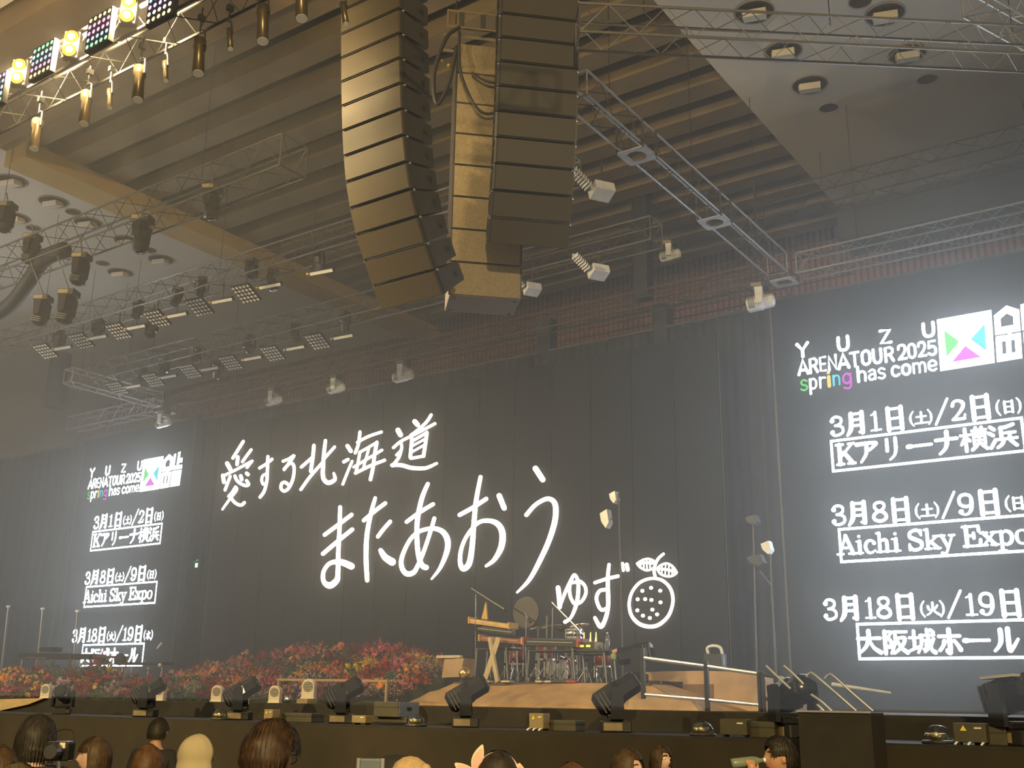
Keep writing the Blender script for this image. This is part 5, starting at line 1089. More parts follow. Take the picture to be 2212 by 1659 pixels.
p = RP(1003, 19.6); t = thing('ball_lamp', 'round gold-lit lamp on the floor left of the keyboard stand', 'lamp', p); MB().ball((0, 0, .19), .13, 16).build('globe', brass, t, True); MB().lathe([(.12, 0), (.12, .03), (.05, .06), (.05, .08)], (0, 0, 0), 14).build('base', black_pl, t)
p = RP(1336, 19.5); t = thing('folded_cloth', 'folded pink and green cloth on the moving light at the riser end', 'cloth', V((atY(1336, 1404, 19.6).x, 19.62, atY(1336, 1408, 19.6).z)))
MB().ball((0, 0, 0), .16, 12, (1.0, .8, .42)).build('pink_fold', mat('cloth_pink', (.60, .30, .22), .9, scale=8), t, True); MB().ball((-.08, -.02, -.09), .12, 12, (.9, .6, .7)).build('green_fold', mat('cloth_green', (.20, .34, .15), .9, scale=8), t, True)
# tan wedge monitors and small gear
for px, Y, lb, w in ((965, 21.2, 'pale object row on top of the tan wedge', .5),):
    p = atY(px, 1421, 20.45); tag(MB().box((p.x, 20.55, p.z + .03), (.7, .12, .06)).build('cable_tray', ped), lb, 'tray')
micstand('thin boom stand standing among the red flowers', 815, 21.6, 1385, (842, 1340), 2.7, .012, 'stands on the flower mound', None, dark_met)
t = thing('stage_amplifier', 'small black box with white arched handle behind the curved ramp', 'amplifier', V((atY(1545, 1440, 22.0).x, 22.0, atY(1545, 1450, 22.0).z)))
MB().box((0, 0, .18), (.42, .3, .36), None, .02).build('cabinet', black_pl, t)
MB().tube(spline([(-.15, 0, .36), (-.17, 0, .48), (-.05, 0, .53), (.12, 0, .50), (.17, 0, .38), (.19, 0, .10)], 5), .035, 8).build('handle', white_body, t, True)
bpy.data.objects['stage_amplifier']; MB().box((atY(1545, 1440, 22.0).x, 22.2, (DECK + t.location.z) / 2), (.8, .8, t.location.z - DECK)).build('amplifier_plinth', stage_black); tag(bpy.data.objects['amplifier_plinth'], 'dark plinth behind the curved ramp under the black box', 'plinth')

# light towers at the rear
def tower(label, px0, px1, top, heads, Y=23.6):
    a = atY(px0, 1440, Y); b = atY(px1, top, Y)
    t = thing('light_tower', label, 'lamp tower', (a.x, Y, DECK), 0, 'thin light towers')
    MB().tube([(0, 0, 0), (b.x - a.x, 0, b.z - DECK)], [.035, .022], 8).build('pole', dark_met, t)
    MB().lathe([(.3, 0), (.3, .02), (.05, .04)], (0, 0, 0), 16).build('base', black_pl, t)
    for k, (x, y, m, sx, sz, ln) in enumerate(heads):
        h = atY(x, y, Y) - V((a.x, Y, DECK))
        f = MB(); f.prism([(h.x - sx, -.14, h.z + sz * .6), (h.x + sx * .6, -.14, h.z + sz), (h.x + sx, -.14, h.z - sz * .4), (h.x + sx * .3, -.14, h.z - sz), (h.x - sx * .7, -.14, h.z - sz * .3)], (0, .22, 0)); f.build('lamp_head', m, t)
        zz = max(.1, min(h.z, b.z - DECK)); MB().tube([(h.x, -.02, h.z), ((b.x - a.x) * zz / (b.z - DECK), 0, zz)], .014, 6).build('arm', dark_met, t)
    return t
tower('thin light tower left of the fruit drawing with two white lamp heads', 1346, 1336, 1066, ((1311, 1122, white_body, .13, .24, 0), (1329, 1076, white_body, .10, .16, 0)))
tower('thin dark light tower left of the right screen', 1632, 1626, 1120, ((1636, 1212, black_pl, .2, .14, 0), (1628, 1125, black_pl, .15, .12, 0)))
tower('tall thin tower with one white lamp head at the right screen edge', 1675, 1663, 1192, ((1659, 1184, white_body, .12, .15, 0),))
tag(MB().tube([atY(1641, 1233, 23.4), atY(1667, 1266, 23.55)], .02, 8).build('boom_arm', chrome), 'short silver boom arm between the two right light towers', 'boom arm')

# ------------------------------------------------------------------ left keyboards, clear panels, exit sign
ex = thing('exit_sign', 'small lit green exit sign between the left screen and the centre screen', 'exit sign', atY(424, 1216, 27.0))
MB().box((0, .06, 0), (.34, .10, .36), None, .01).build('housing', black_pl, ex)
MB().box((.02, 0, -.09), (.13, .02, .16)).build('lit_panel', glow('exit_green_white', (.55, 1, .65), 2.6), ex); MB().box((.04, 0, .10), (.12, .02, .07)).build('green_panel', glow('exit_green', (.04, .30, .12), 1.2), ex); MB().box((-.11, 0, .05), (.10, .02, .06)).build('dim_panel', glow('exit_green_dim', (.05, .2, .12), .6), ex)
clearp = glass('clear_screen', (.96, .97, .98), .93, .08)
sp_ = thing('clear_panels', 'row of clear upright panels with thin poles at the left end of the stage', 'screen panel', at_deck(92, 20.5))
b0 = V(sp_.location)
tops = [(18, 1310), (92, 1315), (167, 1320)]; bots = [(5, 1440), (82, 1440), (160, 1440)]
for (a, b), (c, d) in zip(tops, bots):
    p, q = atY(a, b, 20.5) - b0, V((atY(c, d, 20.5).x - b0.x, 0, 0)); MB().tube([p, q], .02, 8).build('pole', chrome, sp_); MB().box(p, (.16, .06, .06)).build('clamp', pale, sp_)
T4_ = [(-60, 1306), (18, 1310), (92, 1315), (167, 1320), (240, 1326)]; B4_ = [(-70, 1440), (5, 1440), (82, 1440), (160, 1440), (232, 1440)]
for k in range(4):
    P = [atY(*T4_[k], 20.52) - b0, atY(*T4_[k + 1], 20.52) - b0, V((atY(*B4_[k + 1], 20.52).x - b0.x, .02, .02)), V((atY(*B4_[k], 20.52).x - b0.x, .02, .02))]
    MB().prism(P, (0, .012, 0)).build('pane', clearp, sp_)
lt = thing('keyboard_table', 'long black keyboard table behind the flowers at far left', 'table', at_deck(40, 19.8)); b0 = V(lt.location)
def lp(px, py): return atY(px, py, 19.8) - b0
MB().prism([lp(38, 1422), lp(192, 1424), lp(192, 1424) + V((0, .6, 0)), lp(38, 1422) + V((0, .6, 0))], (0, 0, .16)).build('table_top', black_pl, lt)
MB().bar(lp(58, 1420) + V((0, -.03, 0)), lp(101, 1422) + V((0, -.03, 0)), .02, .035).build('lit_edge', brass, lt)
for a in (42, 74, 154, 190): q = lp(a, 1424); MB().tube([(q.x, .1, q.z), (q.x - .05, .1, 0)], .025, 8).build('leg', chrome, lt)
case2 = thing('keyboard_case', 'dark case lying on the far left keyboard table', 'case', lp(84, 1404) + b0 + V((0, .1, -.05))); MB().box((.15, .2, .08), (.75, .35, .13), None, .02).build('lid', black_pl, case2)
kt = thing('small_table', 'small dark side table right of the long keyboard table', 'table', at_deck(195, 19.9)); b1 = V(kt.location)
q0, q1 = atY(195, 1420, 19.9) - b1, atY(246, 1422, 19.9) - b1
MB().prism([q0, q1, q1 + V((0, .5, 0)), q0 + V((0, .5, 0))], (0, 0, .07)).build('table_top', box_dk, kt)
q0, q1 = atY(196, 1442, 19.9) - b1, atY(192 + 50, 1443, 19.9) - b1
MB().prism([q0, q1, q1 + V((0, .5, 0)), q0 + V((0, .5, 0))], (0, 0, .025)).build('shelf', tan_m, kt)
for a in (196, 243): q = atY(a, 1424, 19.9) - b1; MB().tube([(q.x, 0, q.z), (q.x, 0, 0)], .02, 8).build('leg', chrome, kt); MB().tube([(q.x, .48, q.z), (q.x, .48, 0)], .02, 8).build('leg', chrome, kt)
p = atY(173, 1436, 19.7); tag(MB().lathe([(.04, 0), (.045, .04), (.02, .1), (1e-6, .12)], atY(173, 1440, 19.7) , 12).build('small_lamp', chrome, None, True), 'small bright lamp at the shelf of the small side table', 'lamp')
ks = thing('keyboard_rack', 'chrome rack with a dark keyboard in front of the left LED screen', 'keyboard stand', at_deck(256, 19.9)); b2 = V(ks.location)
def kp(px, py): return atY(px, py, 19.9) - b2
MB().prism([kp(250, 1436), kp(350, 1436), kp(350, 1436) + V((0, .4, 0)), kp(250, 1436) + V((0, .4, 0))], (0, 0, .07)).build('keyboard_body', black_pl, ks)
for a in (262, 282, 300, 318, 328): q = kp(a, 1440); MB().tube([(q.x, .05 + .3 * (a % 4 == 0), q.z), (q.x, .05 + .3 * (a % 4 == 0), 0)], .022, 8).build('leg', brass if a == 262 else chrome, ks)
MB().tube([kp(300, 1447) + V((0, .02, 0)), kp(330, 1447) + V((0, .02, 0))], .02, 8).build('cross_bar', chrome, ks); MB().ball(kp(348, 1437) + V((0, -.04, 0)), .055, 10).build('end_knob', ped, ks)
for px, py, r, lb in ((205, 1430, .10, 'dark round cover hung left of the chrome rack'), (250, 1424, .15, 'dark blue cloth bundle on the chrome rack')):
    p = atY(px, py, 19.95); tag(MB().ball(p + V((0, .15, 0)), r * 1.3, 12, (1.2, .8, .9)).build('cloth_bundle', mat('cloth_navy', (0.035, 0.035, 0.055), .9, scale=6), None, True), lb, 'cloth')
tag(MB().tube([atY(340, 1401, 20), atY(349, 1389, 20)], .03, 8).build('drum_stick', white_body), 'short pale stick pointing up right of the left screen', 'stick')
micstand('thin dark stand rising beside the small side table', 152, 19.6, 1404, None, DECK, .012, 'stands at the left', None, dark_met)
# ------------------------------------------------------------------ flower mound: every clump a thing of its own
random.seed(21)
def crest(px):
    pts = [(-40, 1450), (60, 1448), (140, 1446), (200, 1432), (260, 1455), (330, 1466), (370, 1462), (440, 1446), (480, 1431), (560, 1416), (640, 1405), (700, 1400), (770, 1397), (830, 1399), (880, 1408), (925, 1421), (955, 1437), (965, 1450)]
    for (a, b), (c, d) in zip(pts[:-1], pts[1:]):
        if a <= px <= c: return b + (d - b) * (px - a) / (c - a)
    return pts[-1][1]
def base_py(px): return 1508 - (0 if px < 840 else (px - 840) * .45)
def slope(px, t):
    """a point on the planted bank: t = 0 at the front edge, 1 at the crest"""
    Y0 = 18.0 + (max(0, px - 840) / 120 * 2.6 if px > 350 else 0)
    Y = Y0 + (22.6 - Y0 if px > 350 else 2.0) * t
    return atY(px, base_py(px) + (crest(px) - base_py(px)) * t, Y)
earth = mat('bank_moss', (0.045, 0.055, 0.022), 0.95, var=0.4, scale=5)
for (pa, pb, nm, lb) in ((-40, 350, 'flower_bank', 'low mossy bank under the flowers at far left'), (350, 962, 'flower_mound', 'mossy mound rising under the flowers in the middle of the stage')):
    t = thing(nm, lb, 'planted bank', (0, 0, 0))
    nx, ny = 48, 8; vs = []
    for j in range(ny + 1):
        for i in range(nx + 1):
            px = pa + (pb - pa) * i / nx; p = slope(px, j / ny); p.z = max(DECK, p.z - .16 if j else DECK); vs.append(p)
    for i in range(nx + 1): p = vs[ny * (nx + 1) + i].copy(); p.y += .3; p.z = DECK; vs.append(p)
    fs = [(j * (nx + 1) + i, j * (nx + 1) + i + 1, (j + 1) * (nx + 1) + i + 1, (j + 1) * (nx + 1) + i) for j in range(ny + 1) for i in range(nx)]
    MB().add(vs, fs).build('mossy_surface', earth, t, True)

def petal_mat(name, c):
    return mat('petals_' + name, c, 0.7, var=0.30, scale=14, spec=.2)
PAL = {k: petal_mat(k, c) for k, c in {
 'crimson': (0.42, 0.030, 0.045), 'dark_red': (0.24, 0.022, 0.028), 'scarlet': (0.60, 0.075, 0.035), 'coral': (0.66, 0.19, 0.09), 'orange': (0.80, 0.31, 0.045),
 'amber': (0.80, 0.42, 0.075), 'yellow': (0.74, 0.56, 0.05), 'pink': (0.66, 0.17, 0.24), 'rose': (0.52, 0.10, 0.15), 'mauve': (0.38, 0.22, 0.30), 'lilac': (0.46, 0.33, 0.40), 'sage': (0.20, 0.21, 0.15), 'slate': (0.13, 0.15, 0.15), 'dusty_pink': (0.50, 0.26, 0.22)}.items()}
leaf = mat('clump_leaves', (0.055, 0.075, 0.03), 0.7, var=0.4, scale=9)
def rdir(up=0.0):
    while True:
        v = V((random.uniform(-1, 1), random.uniform(-1, 1), random.uniform(-.35 + up, 1)))
        if .1 < v.length < 1: return v.normalized()
def clump_plume(R):          # feathery upright plumes
    mb = MB()
    for _ in range(26):
        d = rdir(.25); L = R * random.uniform(.75, 1.15)
        for k in range(9):
            s = .30 + .70 * k / 8; c = d * (L * s) + V([random.gauss(0, R * .035) for _ in range(3)]); w = R * (.17 - .12 * (k / 8)) * random.uniform(.8, 1.3)
            e = rdir(); f = e.cross(d); f = f.normalized() if f.length > .01 else V((1, 0, 0)); g2 = (d * .7 + rdir() * .8).normalized()
            mb.add([c - f * w * .5, c + g2 * w * 1.2 - f * w * .2, c + g2 * w * 1.5 + f * w * .1, c + f * w * .5], [(0, 1, 2, 3)])
    return mb
def clump_pompon(R):         # round many-petalled heads
    mb = MB()
    for _ in range(10):
        d = rdir(.3); c = d * R * random.uniform(.6, .85); r = R * random.uniform(.24, .34)
        mb.ball(c, r * .6, 7)
        for k in range(26):
            e = rdir(-.6); f = e.cross(V((.3, .5, .8))).normalized(); h = e.cross(f)
            a = c + e * r * .5; b = c + e * r
            mb.add([a - f * r * .22, b - f * r * .16 + h * r * .1, b + f * r * .16 + h * r * .1, a + f * r * .22], [(0, 1, 2, 3)])
    return mb
def clump_bloom(R):          # fewer large open flowers
    mb = MB()
    for _ in range(8):
        d = rdir(.3); c = d * R * random.uniform(.7, .9); r = R * random.uniform(.30, .42)
        f = d.cross(V((.2, .9, .3))).normalized(); h = d.cross(f)
        mb.ball(c + d * r * .1, r * .3, 6)
        for ring, n, up_ in ((1.0, 8, .25), (.65, 6, .55)):
            for k in range(n):
                a = 2 * PI * k / n + ring; u = f * math.cos(a) + h * math.sin(a); s = d.cross(u)
                mb.add([c, c + u * r * .5 * ring - s * r * .26 + d * r * up_ * .5, c + u * r * ring + d * r * up_, c + u * r * .5 * ring + s * r * .26 + d * r * up_ * .5], [(0, 1, 2, 3)])
    return mb
def clump_airy(R):           # fine sprays of tiny flowers
    mb = MB()
    for _ in range(230):
        d = rdir(.15); c = d * R * (random.random() ** .4) * 1.05; r = R * random.uniform(.045, .085); e, f = rdir(-.6), rdir(-.6)
        mb.add([c - e * r, c + f * r, c + e * r, c - f * r], [(0, 1, 2, 3)])
    return mb
def leaves(R):
    mb = MB()
    for _ in range(34):
        d = rdir(-.2); c = d * R * random.uniform(.15, .5); L = R * random.uniform(.35, .6); s = d.cross(rdir(-.6)); s = s.normalized() * L * .2 if s.length > .01 else V((L * .2, 0, 0))
        mb.add([c, c + d * L * .5 + s, c + d * L, c + d * L * .5 - s], [(0, 1, 2, 3)])
    for k in range(5): e = rdir(.3); mb.tube([(0, 0, -R * .5), e * R * .5], R * .03, 5)
    return mb
FORMS = []
for k, (fn, nm) in enumerate(((clump_plume, 'plume'), (clump_plume, 'plume'), (clump_pompon, 'pompon'), (clump_pompon, 'pompon'), (clump_bloom, 'bloom'), (clump_airy, 'airy'), (clump_airy, 'airy'))):
    o = fn(.27).build('petals', None); l = leaves(.27).build('leaves', leaf)
    FORMS.append((nm, o.data, l.data)); bpy.data.objects.remove(o); bpy.data.objects.remove(l)
WORDS = {'plume': 'feathery', 'pompon': 'round-headed', 'bloom': 'large-petalled', 'airy': 'fine airy'}
def place_word(px):
    for lim, wd in ((60, 'at the left edge'), (130, 'beside the leftmost cream fan'), (200, 'below the long keyboard table'), (260, 'below the small side table'), (335, 'in front of the chrome rack'), (400, 'behind the first moving light'), (455, 'above the second visible cream fan'), (530, 'behind the second moving light'), (600, 'above the left leg of the gold frame'), (670, 'above the tallest cream fan'), (730, 'above the middle of the gold frame'), (790, 'behind the third moving light'), (850, 'above the black case'), (910, 'near the right end of the mound')):
        if px < lim: return wd
    return 'beside the tan wedge'
used = {}
def clump(px, t, colour, form, s, dz=0.0):
    nm, pm, lm = FORMS[form]
    p = slope(px, t)
    o = bpy.data.objects.new('flower_clump', None); COL.objects.link(o); o.empty_display_size = .2
    o.location = (p.x, p.y, p.z + .02 + dz); o.rotation_euler = (random.uniform(-.2, .2), random.uniform(-.2, .2), random.uniform(0, 6.28)); o.scale = (s, s, s * random.uniform(.85, 1.1))
    a = bpy.data.objects.new('petals', pm); COL.objects.link(a); a.parent = o
    if not pm.materials: pm.materials.append(None)
    a.material_slots[0].link = 'OBJECT'; a.material_slots[0].material = PAL[colour]
    b = bpy.data.objects.new('leaves', lm); COL.objects.link(b); b.parent = o
    row = 'on the crest' if t > .86 else 'high up' if t > .62 else 'midslope' if t > .38 else 'low down' if t > .14 else 'at the foot'
    if px < 350: row = 'in the rear row' if t > .66 else 'in the middle row' if t > .33 else 'in the front row'
    PLACED.setdefault((colour.replace('_', ' '), row, place_word(px)), []).append((px, WORDS[nm], o))
    tag(o, None, 'flowers', 'flower clumps of the ' + ('left bank' if px < 350 else 'mound'))
    return o
PLACED = {}
# a few conspicuous clumps first, then the bank filled row by row
special = [(785, .50, 'yellow', 5, 1.15), (758, .46, 'yellow', 3, 1.05), (800, .62, 'yellow', 5, .9), (905, .72, 'yellow', 5, 1.05), (925, .60, 'yellow', 6, 1.0), (880, .30, 'orange', 4, .9), (893, .34, 'amber', 4, .85), (868, .22, 'orange', 4, .8), (822, .12, 'orange', 4, .9), (812, .22, 'amber', 4, .85), (770, .20, 'scarlet', 4, .9), (785, .12, 'scarlet', 3, .85), (840, .50, 'crimson', 2, 1.2), (830, .40, 'dark_red', 2, 1.0), (860, .55, 'pink', 0, 1.2), (875, .62, 'rose', 0, 1.2), (840, .86, 'rose', 0, 1.1), (855, .95, 'pink', 1, 1.1), (852, .12, 'mauve', 3, 1.0), (640, .93, 'pink', 1, 1.15), (655, .85, 'coral', 0, 1.1), (575, .34, 'pink', 1, 1.25), (580, .42, 'rose', 1, 1.1), (552, .33, 'orange', 4, .8), (470, .62, 'amber', 4, .9), (635, .72, 'amber', 4, .8), (698, .42, 'coral', 4, .9), (680, .50, 'amber', 4, .8), (522, .75, 'crimson', 0, 1.15), (540, .60, 'dark_red', 0, 1.1), (600, .70, 'slate', 5, 1.1), (625, .60, 'sage', 5, 1.1), (615, .22, 'mauve', 3, 1.2), (660, .20, 'orange', 4, .75),
 (12, .80, 'amber', 2, 1.1), (40, .85, 'orange', 2, 1.1), (5, .45, 'orange', 2, 1.2), (30, .50, 'coral', 2, 1.2), (55, .55, 'amber', 3, 1.0), (85, .25, 'amber', 2, 1.1), (75, .12, 'amber', 3, 1.0), (105, .55, 'scarlet', 2, .9), (128, .35, 'lilac', 3, 1.1), (142, .30, 'mauve', 3, 1.0), (80, .95, 'crimson', 0, 1.0), (190, .55, 'crimson', 0, 1.2), (178, .25, 'crimson', 0, 1.1), (215, 1.1, 'pink', 0, 1.25), (205, .9, 'rose', 1, 1.2), (232, .85, 'yellow', 1, 1.1), (222, .45, 'crimson', 2, 1.1), (205, .20, 'amber', 4, .8), (245, .25, 'mauve', 3, 1.0), (285, .60, 'sage', 5, 1.1), (302, .55, 'scarlet', 1, 1.0), (262, .10, 'dusty_pink', 3, .9), (40, .12, 'crimson', 0, 1.1), (18, .20, 'rose', 2, 1.0), (110, .95, 'sage', 6, 1.1), (150, .85, 'slate', 6, 1.0), (318, .3, 'sage', 6, 1.0), (335, .6, 'coral', 0, .9)]
for a in special: clump(*a)
zone_front = ['rose', 'mauve', 'crimson', 'sage', 'scarlet', 'dusty_pink', 'coral', 'pink', 'lilac', 'dark_red']
zone_mid = ['crimson', 'coral', 'pink', 'rose', 'dark_red', 'dusty_pink', 'scarlet', 'mauve', 'amber', 'slate', 'lilac']
zone_top = ['rose', 'crimson', 'coral', 'pink', 'dusty_pink', 'scarlet', 'rose', 'dark_red']
for row, t in enumerate((.05, .18, .31, .44, .57, .70, .83, .95)):
    px = 352 + (row % 2) * 14
    while px < 955:
        if not (t < .35 and px > 925):
            col = random.choice(zone_front if t < .25 else zone_mid if t < .75 else zone_top)
            if px < 440 and t < .6 and random.random() < .5: col = random.choice(['sage', 'slate', 'sage', 'mauve'])
            clump(px + random.uniform(-8, 8), min(1, max(0, t + random.uniform(-.04, .04))), col, random.choice([0, 0, 1, 1, 2, 3, 5, 6]), random.uniform(.8, 1.12))
        px += random.uniform(27, 37)
for row, t in enumerate((.08, .40, .75)):
    px = -20 + row * 9
    while px < 348:
        clump(px, t, random.choice(['crimson', 'sage', 'slate', 'rose', 'sage', 'mauve', 'dark_red', 'sage', 'amber'] if t > .3 else ['sage', 'sage', 'rose', 'slate', 'mauve', 'crimson']), random.choice([0, 1, 3, 5, 6, 6]), random.uniform(.75, 1.0)); px += random.uniform(27, 38)

for (colour, row, place), lst in PLACED.items():
    lst.sort(key=lambda q: q[0]); forms = [q[1] for q in lst]
    for i, (px, fm, o) in enumerate(lst):
        if len(lst) == 1 or forms.count(fm) == 1: o['label'] = '%s %s clump %s %s' % (fm, colour, row, place)
        else: o['label'] = '%s from left, %s clump %s %s' % (('first', 'second', 'third', 'fourth', 'fifth', 'sixth', 'seventh', 'eighth')[i], colour, row, place)
# ------------------------------------------------------------------ the audience standing in front of the stage
skin = mat('skin', (0.46, 0.25, 0.14), 0.55, var=0.06, scale=12); skin_p = mat('skin_pale', (0.56, 0.36, 0.26), 0.55, var=0.05, scale=12); lip_m = mat('lips', (0.45, 0.16, 0.12), .5); eye_w = mat('eye_white', (.8, .78, .74), .3, var=.02); eye_d = mat('eye_dark', (.02, .014, .01), .2)
def smoothstep(a, b, x): x = max(0, min(1, (x - a) / (b - a))); return x * x * (3 - 2 * x)
def skin_mesh(verts, edges, radii, root, sub=1):
    me = bpy.data.meshes.new('tmp'); me.from_pydata([tuple(v) for v in verts], edges, []); o = bpy.data.objects.new('tmp', me); COL.objects.link(o)
    o.modifiers.new('s', 'SKIN'); sd = o.modifiers.new('u', 'SUBSURF'); sd.levels = sub
    for i, r in enumerate(radii):
        rr = r if isinstance(r, tuple) else (r, r)
        me.skin_vertices[0].data[i].radius = rr
    me.skin_vertices[0].data[root].use_root = True
    dg = bpy.context.evaluated_depsgraph_get(); m2 = bpy.data.meshes.new_from_object(o.evaluated_get(dg)); bpy.data.objects.remove(o); bpy.data.meshes.remove(me)
    vs = [v.co.copy() for v in m2.vertices]; fs = [tuple(p.vertices) for p in m2.polygons]; bpy.data.meshes.remove(m2)
    return vs, fs
def head_geo(mb, c, R, s=1.0):
    """a head with brow, nose, cheeks, mouth, chin and ears; looks along local -y... R turns it"""
    n, m = 28, 22; vs = []; fs = []
    for j in range(m + 1):
        ph = PI * j / m; z = math.cos(ph); rr = math.sin(ph)
        for i in range(n):
            a = 2 * PI * i / n; x = math.sin(a) * rr; y = -math.cos(a) * rr
            X, Y, Z = x * .077, y * .097, z * .118
            if Z < 0: k = 1 + Z * 2.2; X *= max(.62, k); Y *= 1 + max(0, Y) * Z * 40        # jaw narrows, nape tucks
            f = max(0, -y)
            if f > .3:
                Y -= .026 * math.exp(-((X / .014) ** 2 + ((Z + .018) / .022) ** 2))          # nose
                Y -= .012 * math.exp(-((X / .010) ** 2 + ((Z - .012) / .03) ** 2))           # bridge
                Y += .010 * math.exp(-(((abs(X) - .032) / .014) ** 2 + ((Z - .018) / .012) ** 2))   # sockets
                Y -= .006 * math.exp(-((X / .05) ** 2 + ((Z - .040) / .010) ** 2))           # brow
                Y -= .009 * math.exp(-((X / .024) ** 2 + ((Z + .058) / .012) ** 2))          # mouth
                Y -= .010 * math.exp(-((X / .022) ** 2 + ((Z + .100) / .016) ** 2))          # chin
            vs.append(c + R @ (V((X, Y, Z)) * s))
        
    for j in range(m):
        for i in range(n): fs.append((j * n + i, (j + 1) * n + i, (j + 1) * n + (i + 1) % n, j * n + (i + 1) % n))
    mb.add(vs, fs)
    for sx in (-1, 1):
        mb.ball(c + R @ (V((sx * .080, .012, -.005)) * s), .030 * s, 10, (.36, .62, 1.05), R @ RZ(sx * .35))
def hand_geo(mb, w, d, up, s=1.0, curl=.5, side=1):
    """palm, four bent fingers and a thumb rooted at wrist w, pointing along d"""
    d = V(d).normalized(); up = V(up); up = (up - d * up.dot(d)).normalized(); sd = d.cross(up)
    k = s
    mb.tube([w - d * .03 * k, w + d * .02 * k, w + d * .06 * k, w + d * .09 * k], [.024 * k, .030 * k, .036 * k, .030 * k], 10)
    for i, (o, L) in enumerate(((-.030, .068), (-.010, .078), (.010, .073), (.030, .058))):
        b = w + d * .085 * k + sd * o * k; ang = curl * (1 + .12 * i); p = [b]; dd = d
        for q in range(3):
            dd = (dd * math.cos(ang * .75) - up * math.sin(ang * .75)).normalized(); upq = None; p.append(p[-1] + dd * L * k * (.45, .32, .25)[q]); up_ = up
        mb.tube(p, [.0095 * k, .009 * k, .008 * k, .0065 * k], 7)
    b = w + d * .03 * k - sd * .030 * k * side; e = (d * .6 - sd * .75 * side - up * curl * .5).normalized()
    p = [b, b + e * .035 * k, b + (e * .5 + d * .5 - up * curl * .4) * .075 * k]
    mb.tube(p, [.012 * k, .0105 * k, .008 * k], 7)
def remesh(name, mb, m, parent, voxel):
    o = mb.build(name, m, parent); md = o.modifiers.new('r', 'REMESH'); md.mode = 'VOXEL'; md.voxel_size = voxel; md.use_smooth_shade = True
    sm = o.modifiers.new('s', 'SMOOTH'); sm.iterations = 3; sm.factor = .5
    dg = bpy.context.evaluated_depsgraph_get(); me = bpy.data.meshes.new_from_object(o.evaluated_get(dg)); o.modifiers.clear(); old = o.data; o.data = me; me.name = name; bpy.data.meshes.remove(old)
    if not me.materials: me.materials.append(m)
    return o
def hair_cap(style, c, R, m, parent, s=1.0, seed=0, vol=1.0):
    """hair shell: follows the skull, open at the face, length by style"""
    n, k = 40, 26; vs = []; fs = []; rnd = random.Random(seed)
    long_ = {'short': -.03, 'crop': .0, 'bob': -.14, 'long': -.26, 'bushy': -.10, 'medium': -.075}[style]
    thick = {'short': .016, 'crop': .008, 'bob': .024, 'long': .022, 'bushy': .036, 'medium': .026}[style] * vol
    def col(a):                                # how far down the hair hangs at azimuth a (0 = face)
        f = abs(a)
        if f < .62: return .070 if style != 'bob' else .035
        if style == 'bob' and f < 1.15: return .035
        if f < 1.15: return .070 + ((long_ if style in ('bob', 'long', 'bushy', 'medium') else .01) - .070) * smoothstep(.62, 1.05, f)
        if f < 1.75 and style in ('short', 'crop'): return .02
        return long_ - (.03 if style in ('short',) else .045 if style == 'crop' else 0)
    for i in range(n):
        a = -PI + 2 * PI * i / n; zb = col(a)
        for j in range(k + 1):
            t = j / k; z = .118 + thick * .9 + (zb - .118 - thick * .9) * (1 - math.cos(t * PI / 2)) if False else None
            ph0 = 0.0; zt = .118
            # go down the skull, then hang straight
            if zb > -.10: ph1 = math.acos(max(-1, min(1, zb / .118)))
            else: ph1 = PI * .62
            ph = ph1 * t if zb > -.10 else min(PI * .55, PI * .55 * t * 1.9)
            rr = math.sin(ph); zz = math.cos(ph) * .118
            if zb <= -.10 and t > .53: zz = math.cos(PI * .55) * .118 + (zb - math.cos(PI * .55) * .118) * (t - .53) / .47; rr = math.sin(PI * .55) * (1.0 - .12 * (t - .53))
            th = thick * (1 - .35 * smoothstep(.8, 1, t)) * (1 + .05 * math.sin(a * 13 + t * 5)) + .005 * noise.noise(V((a * 6, t * 7, seed)))* (2.4 if style == 'bushy' or vol > 2 else 1)
            x = math.sin(a) * rr * (.077 + th); y = -math.cos(a) * rr * (.097 + th); z = zz + th * math.cos(ph) * .9
            vs.append(c + R @ (V((x, y, z)) * s))
    for i in range(n):
        for j in range(k): fs.append((i * (k + 1) + j, i * (k + 1) + j + 1, ((i + 1) % n) * (k + 1) + j + 1, ((i + 1) % n) * (k + 1) + j))
    mb = MB().add(vs, fs)
    # loose locks so the outline is hair, not a helmet
    for _ in range(2600 if style != 'crop' else 1500):
        i = rnd.randrange(n); j = rnd.randrange(2, k); p = vs[i * (k + 1) + j]; q = vs[i * (k + 1) + min(k, j + rnd.randrange(4, 12))]
        out_ = (p - c); out_ = out_.normalized() if out_.length > 0 else V((0, 0, 1)); L = (q - p)
        w = .0016 * s; sd = L.cross(out_); sd = sd.normalized() * w if sd.length > 1e-6 else V((w, 0, 0))
        e = q + out_ * rnd.uniform(.002, .010 if style != 'bushy' and vol < 2 else .022) * s + V((0, 0, -.012 * s)); mid = (p + q) / 2 + out_ * .008 * s
        mb.add([p - sd, mid - sd, e, mid + sd, p + sd], [(0, 1, 2, 3, 4)])
    return mb.build('hair', m, parent, True)
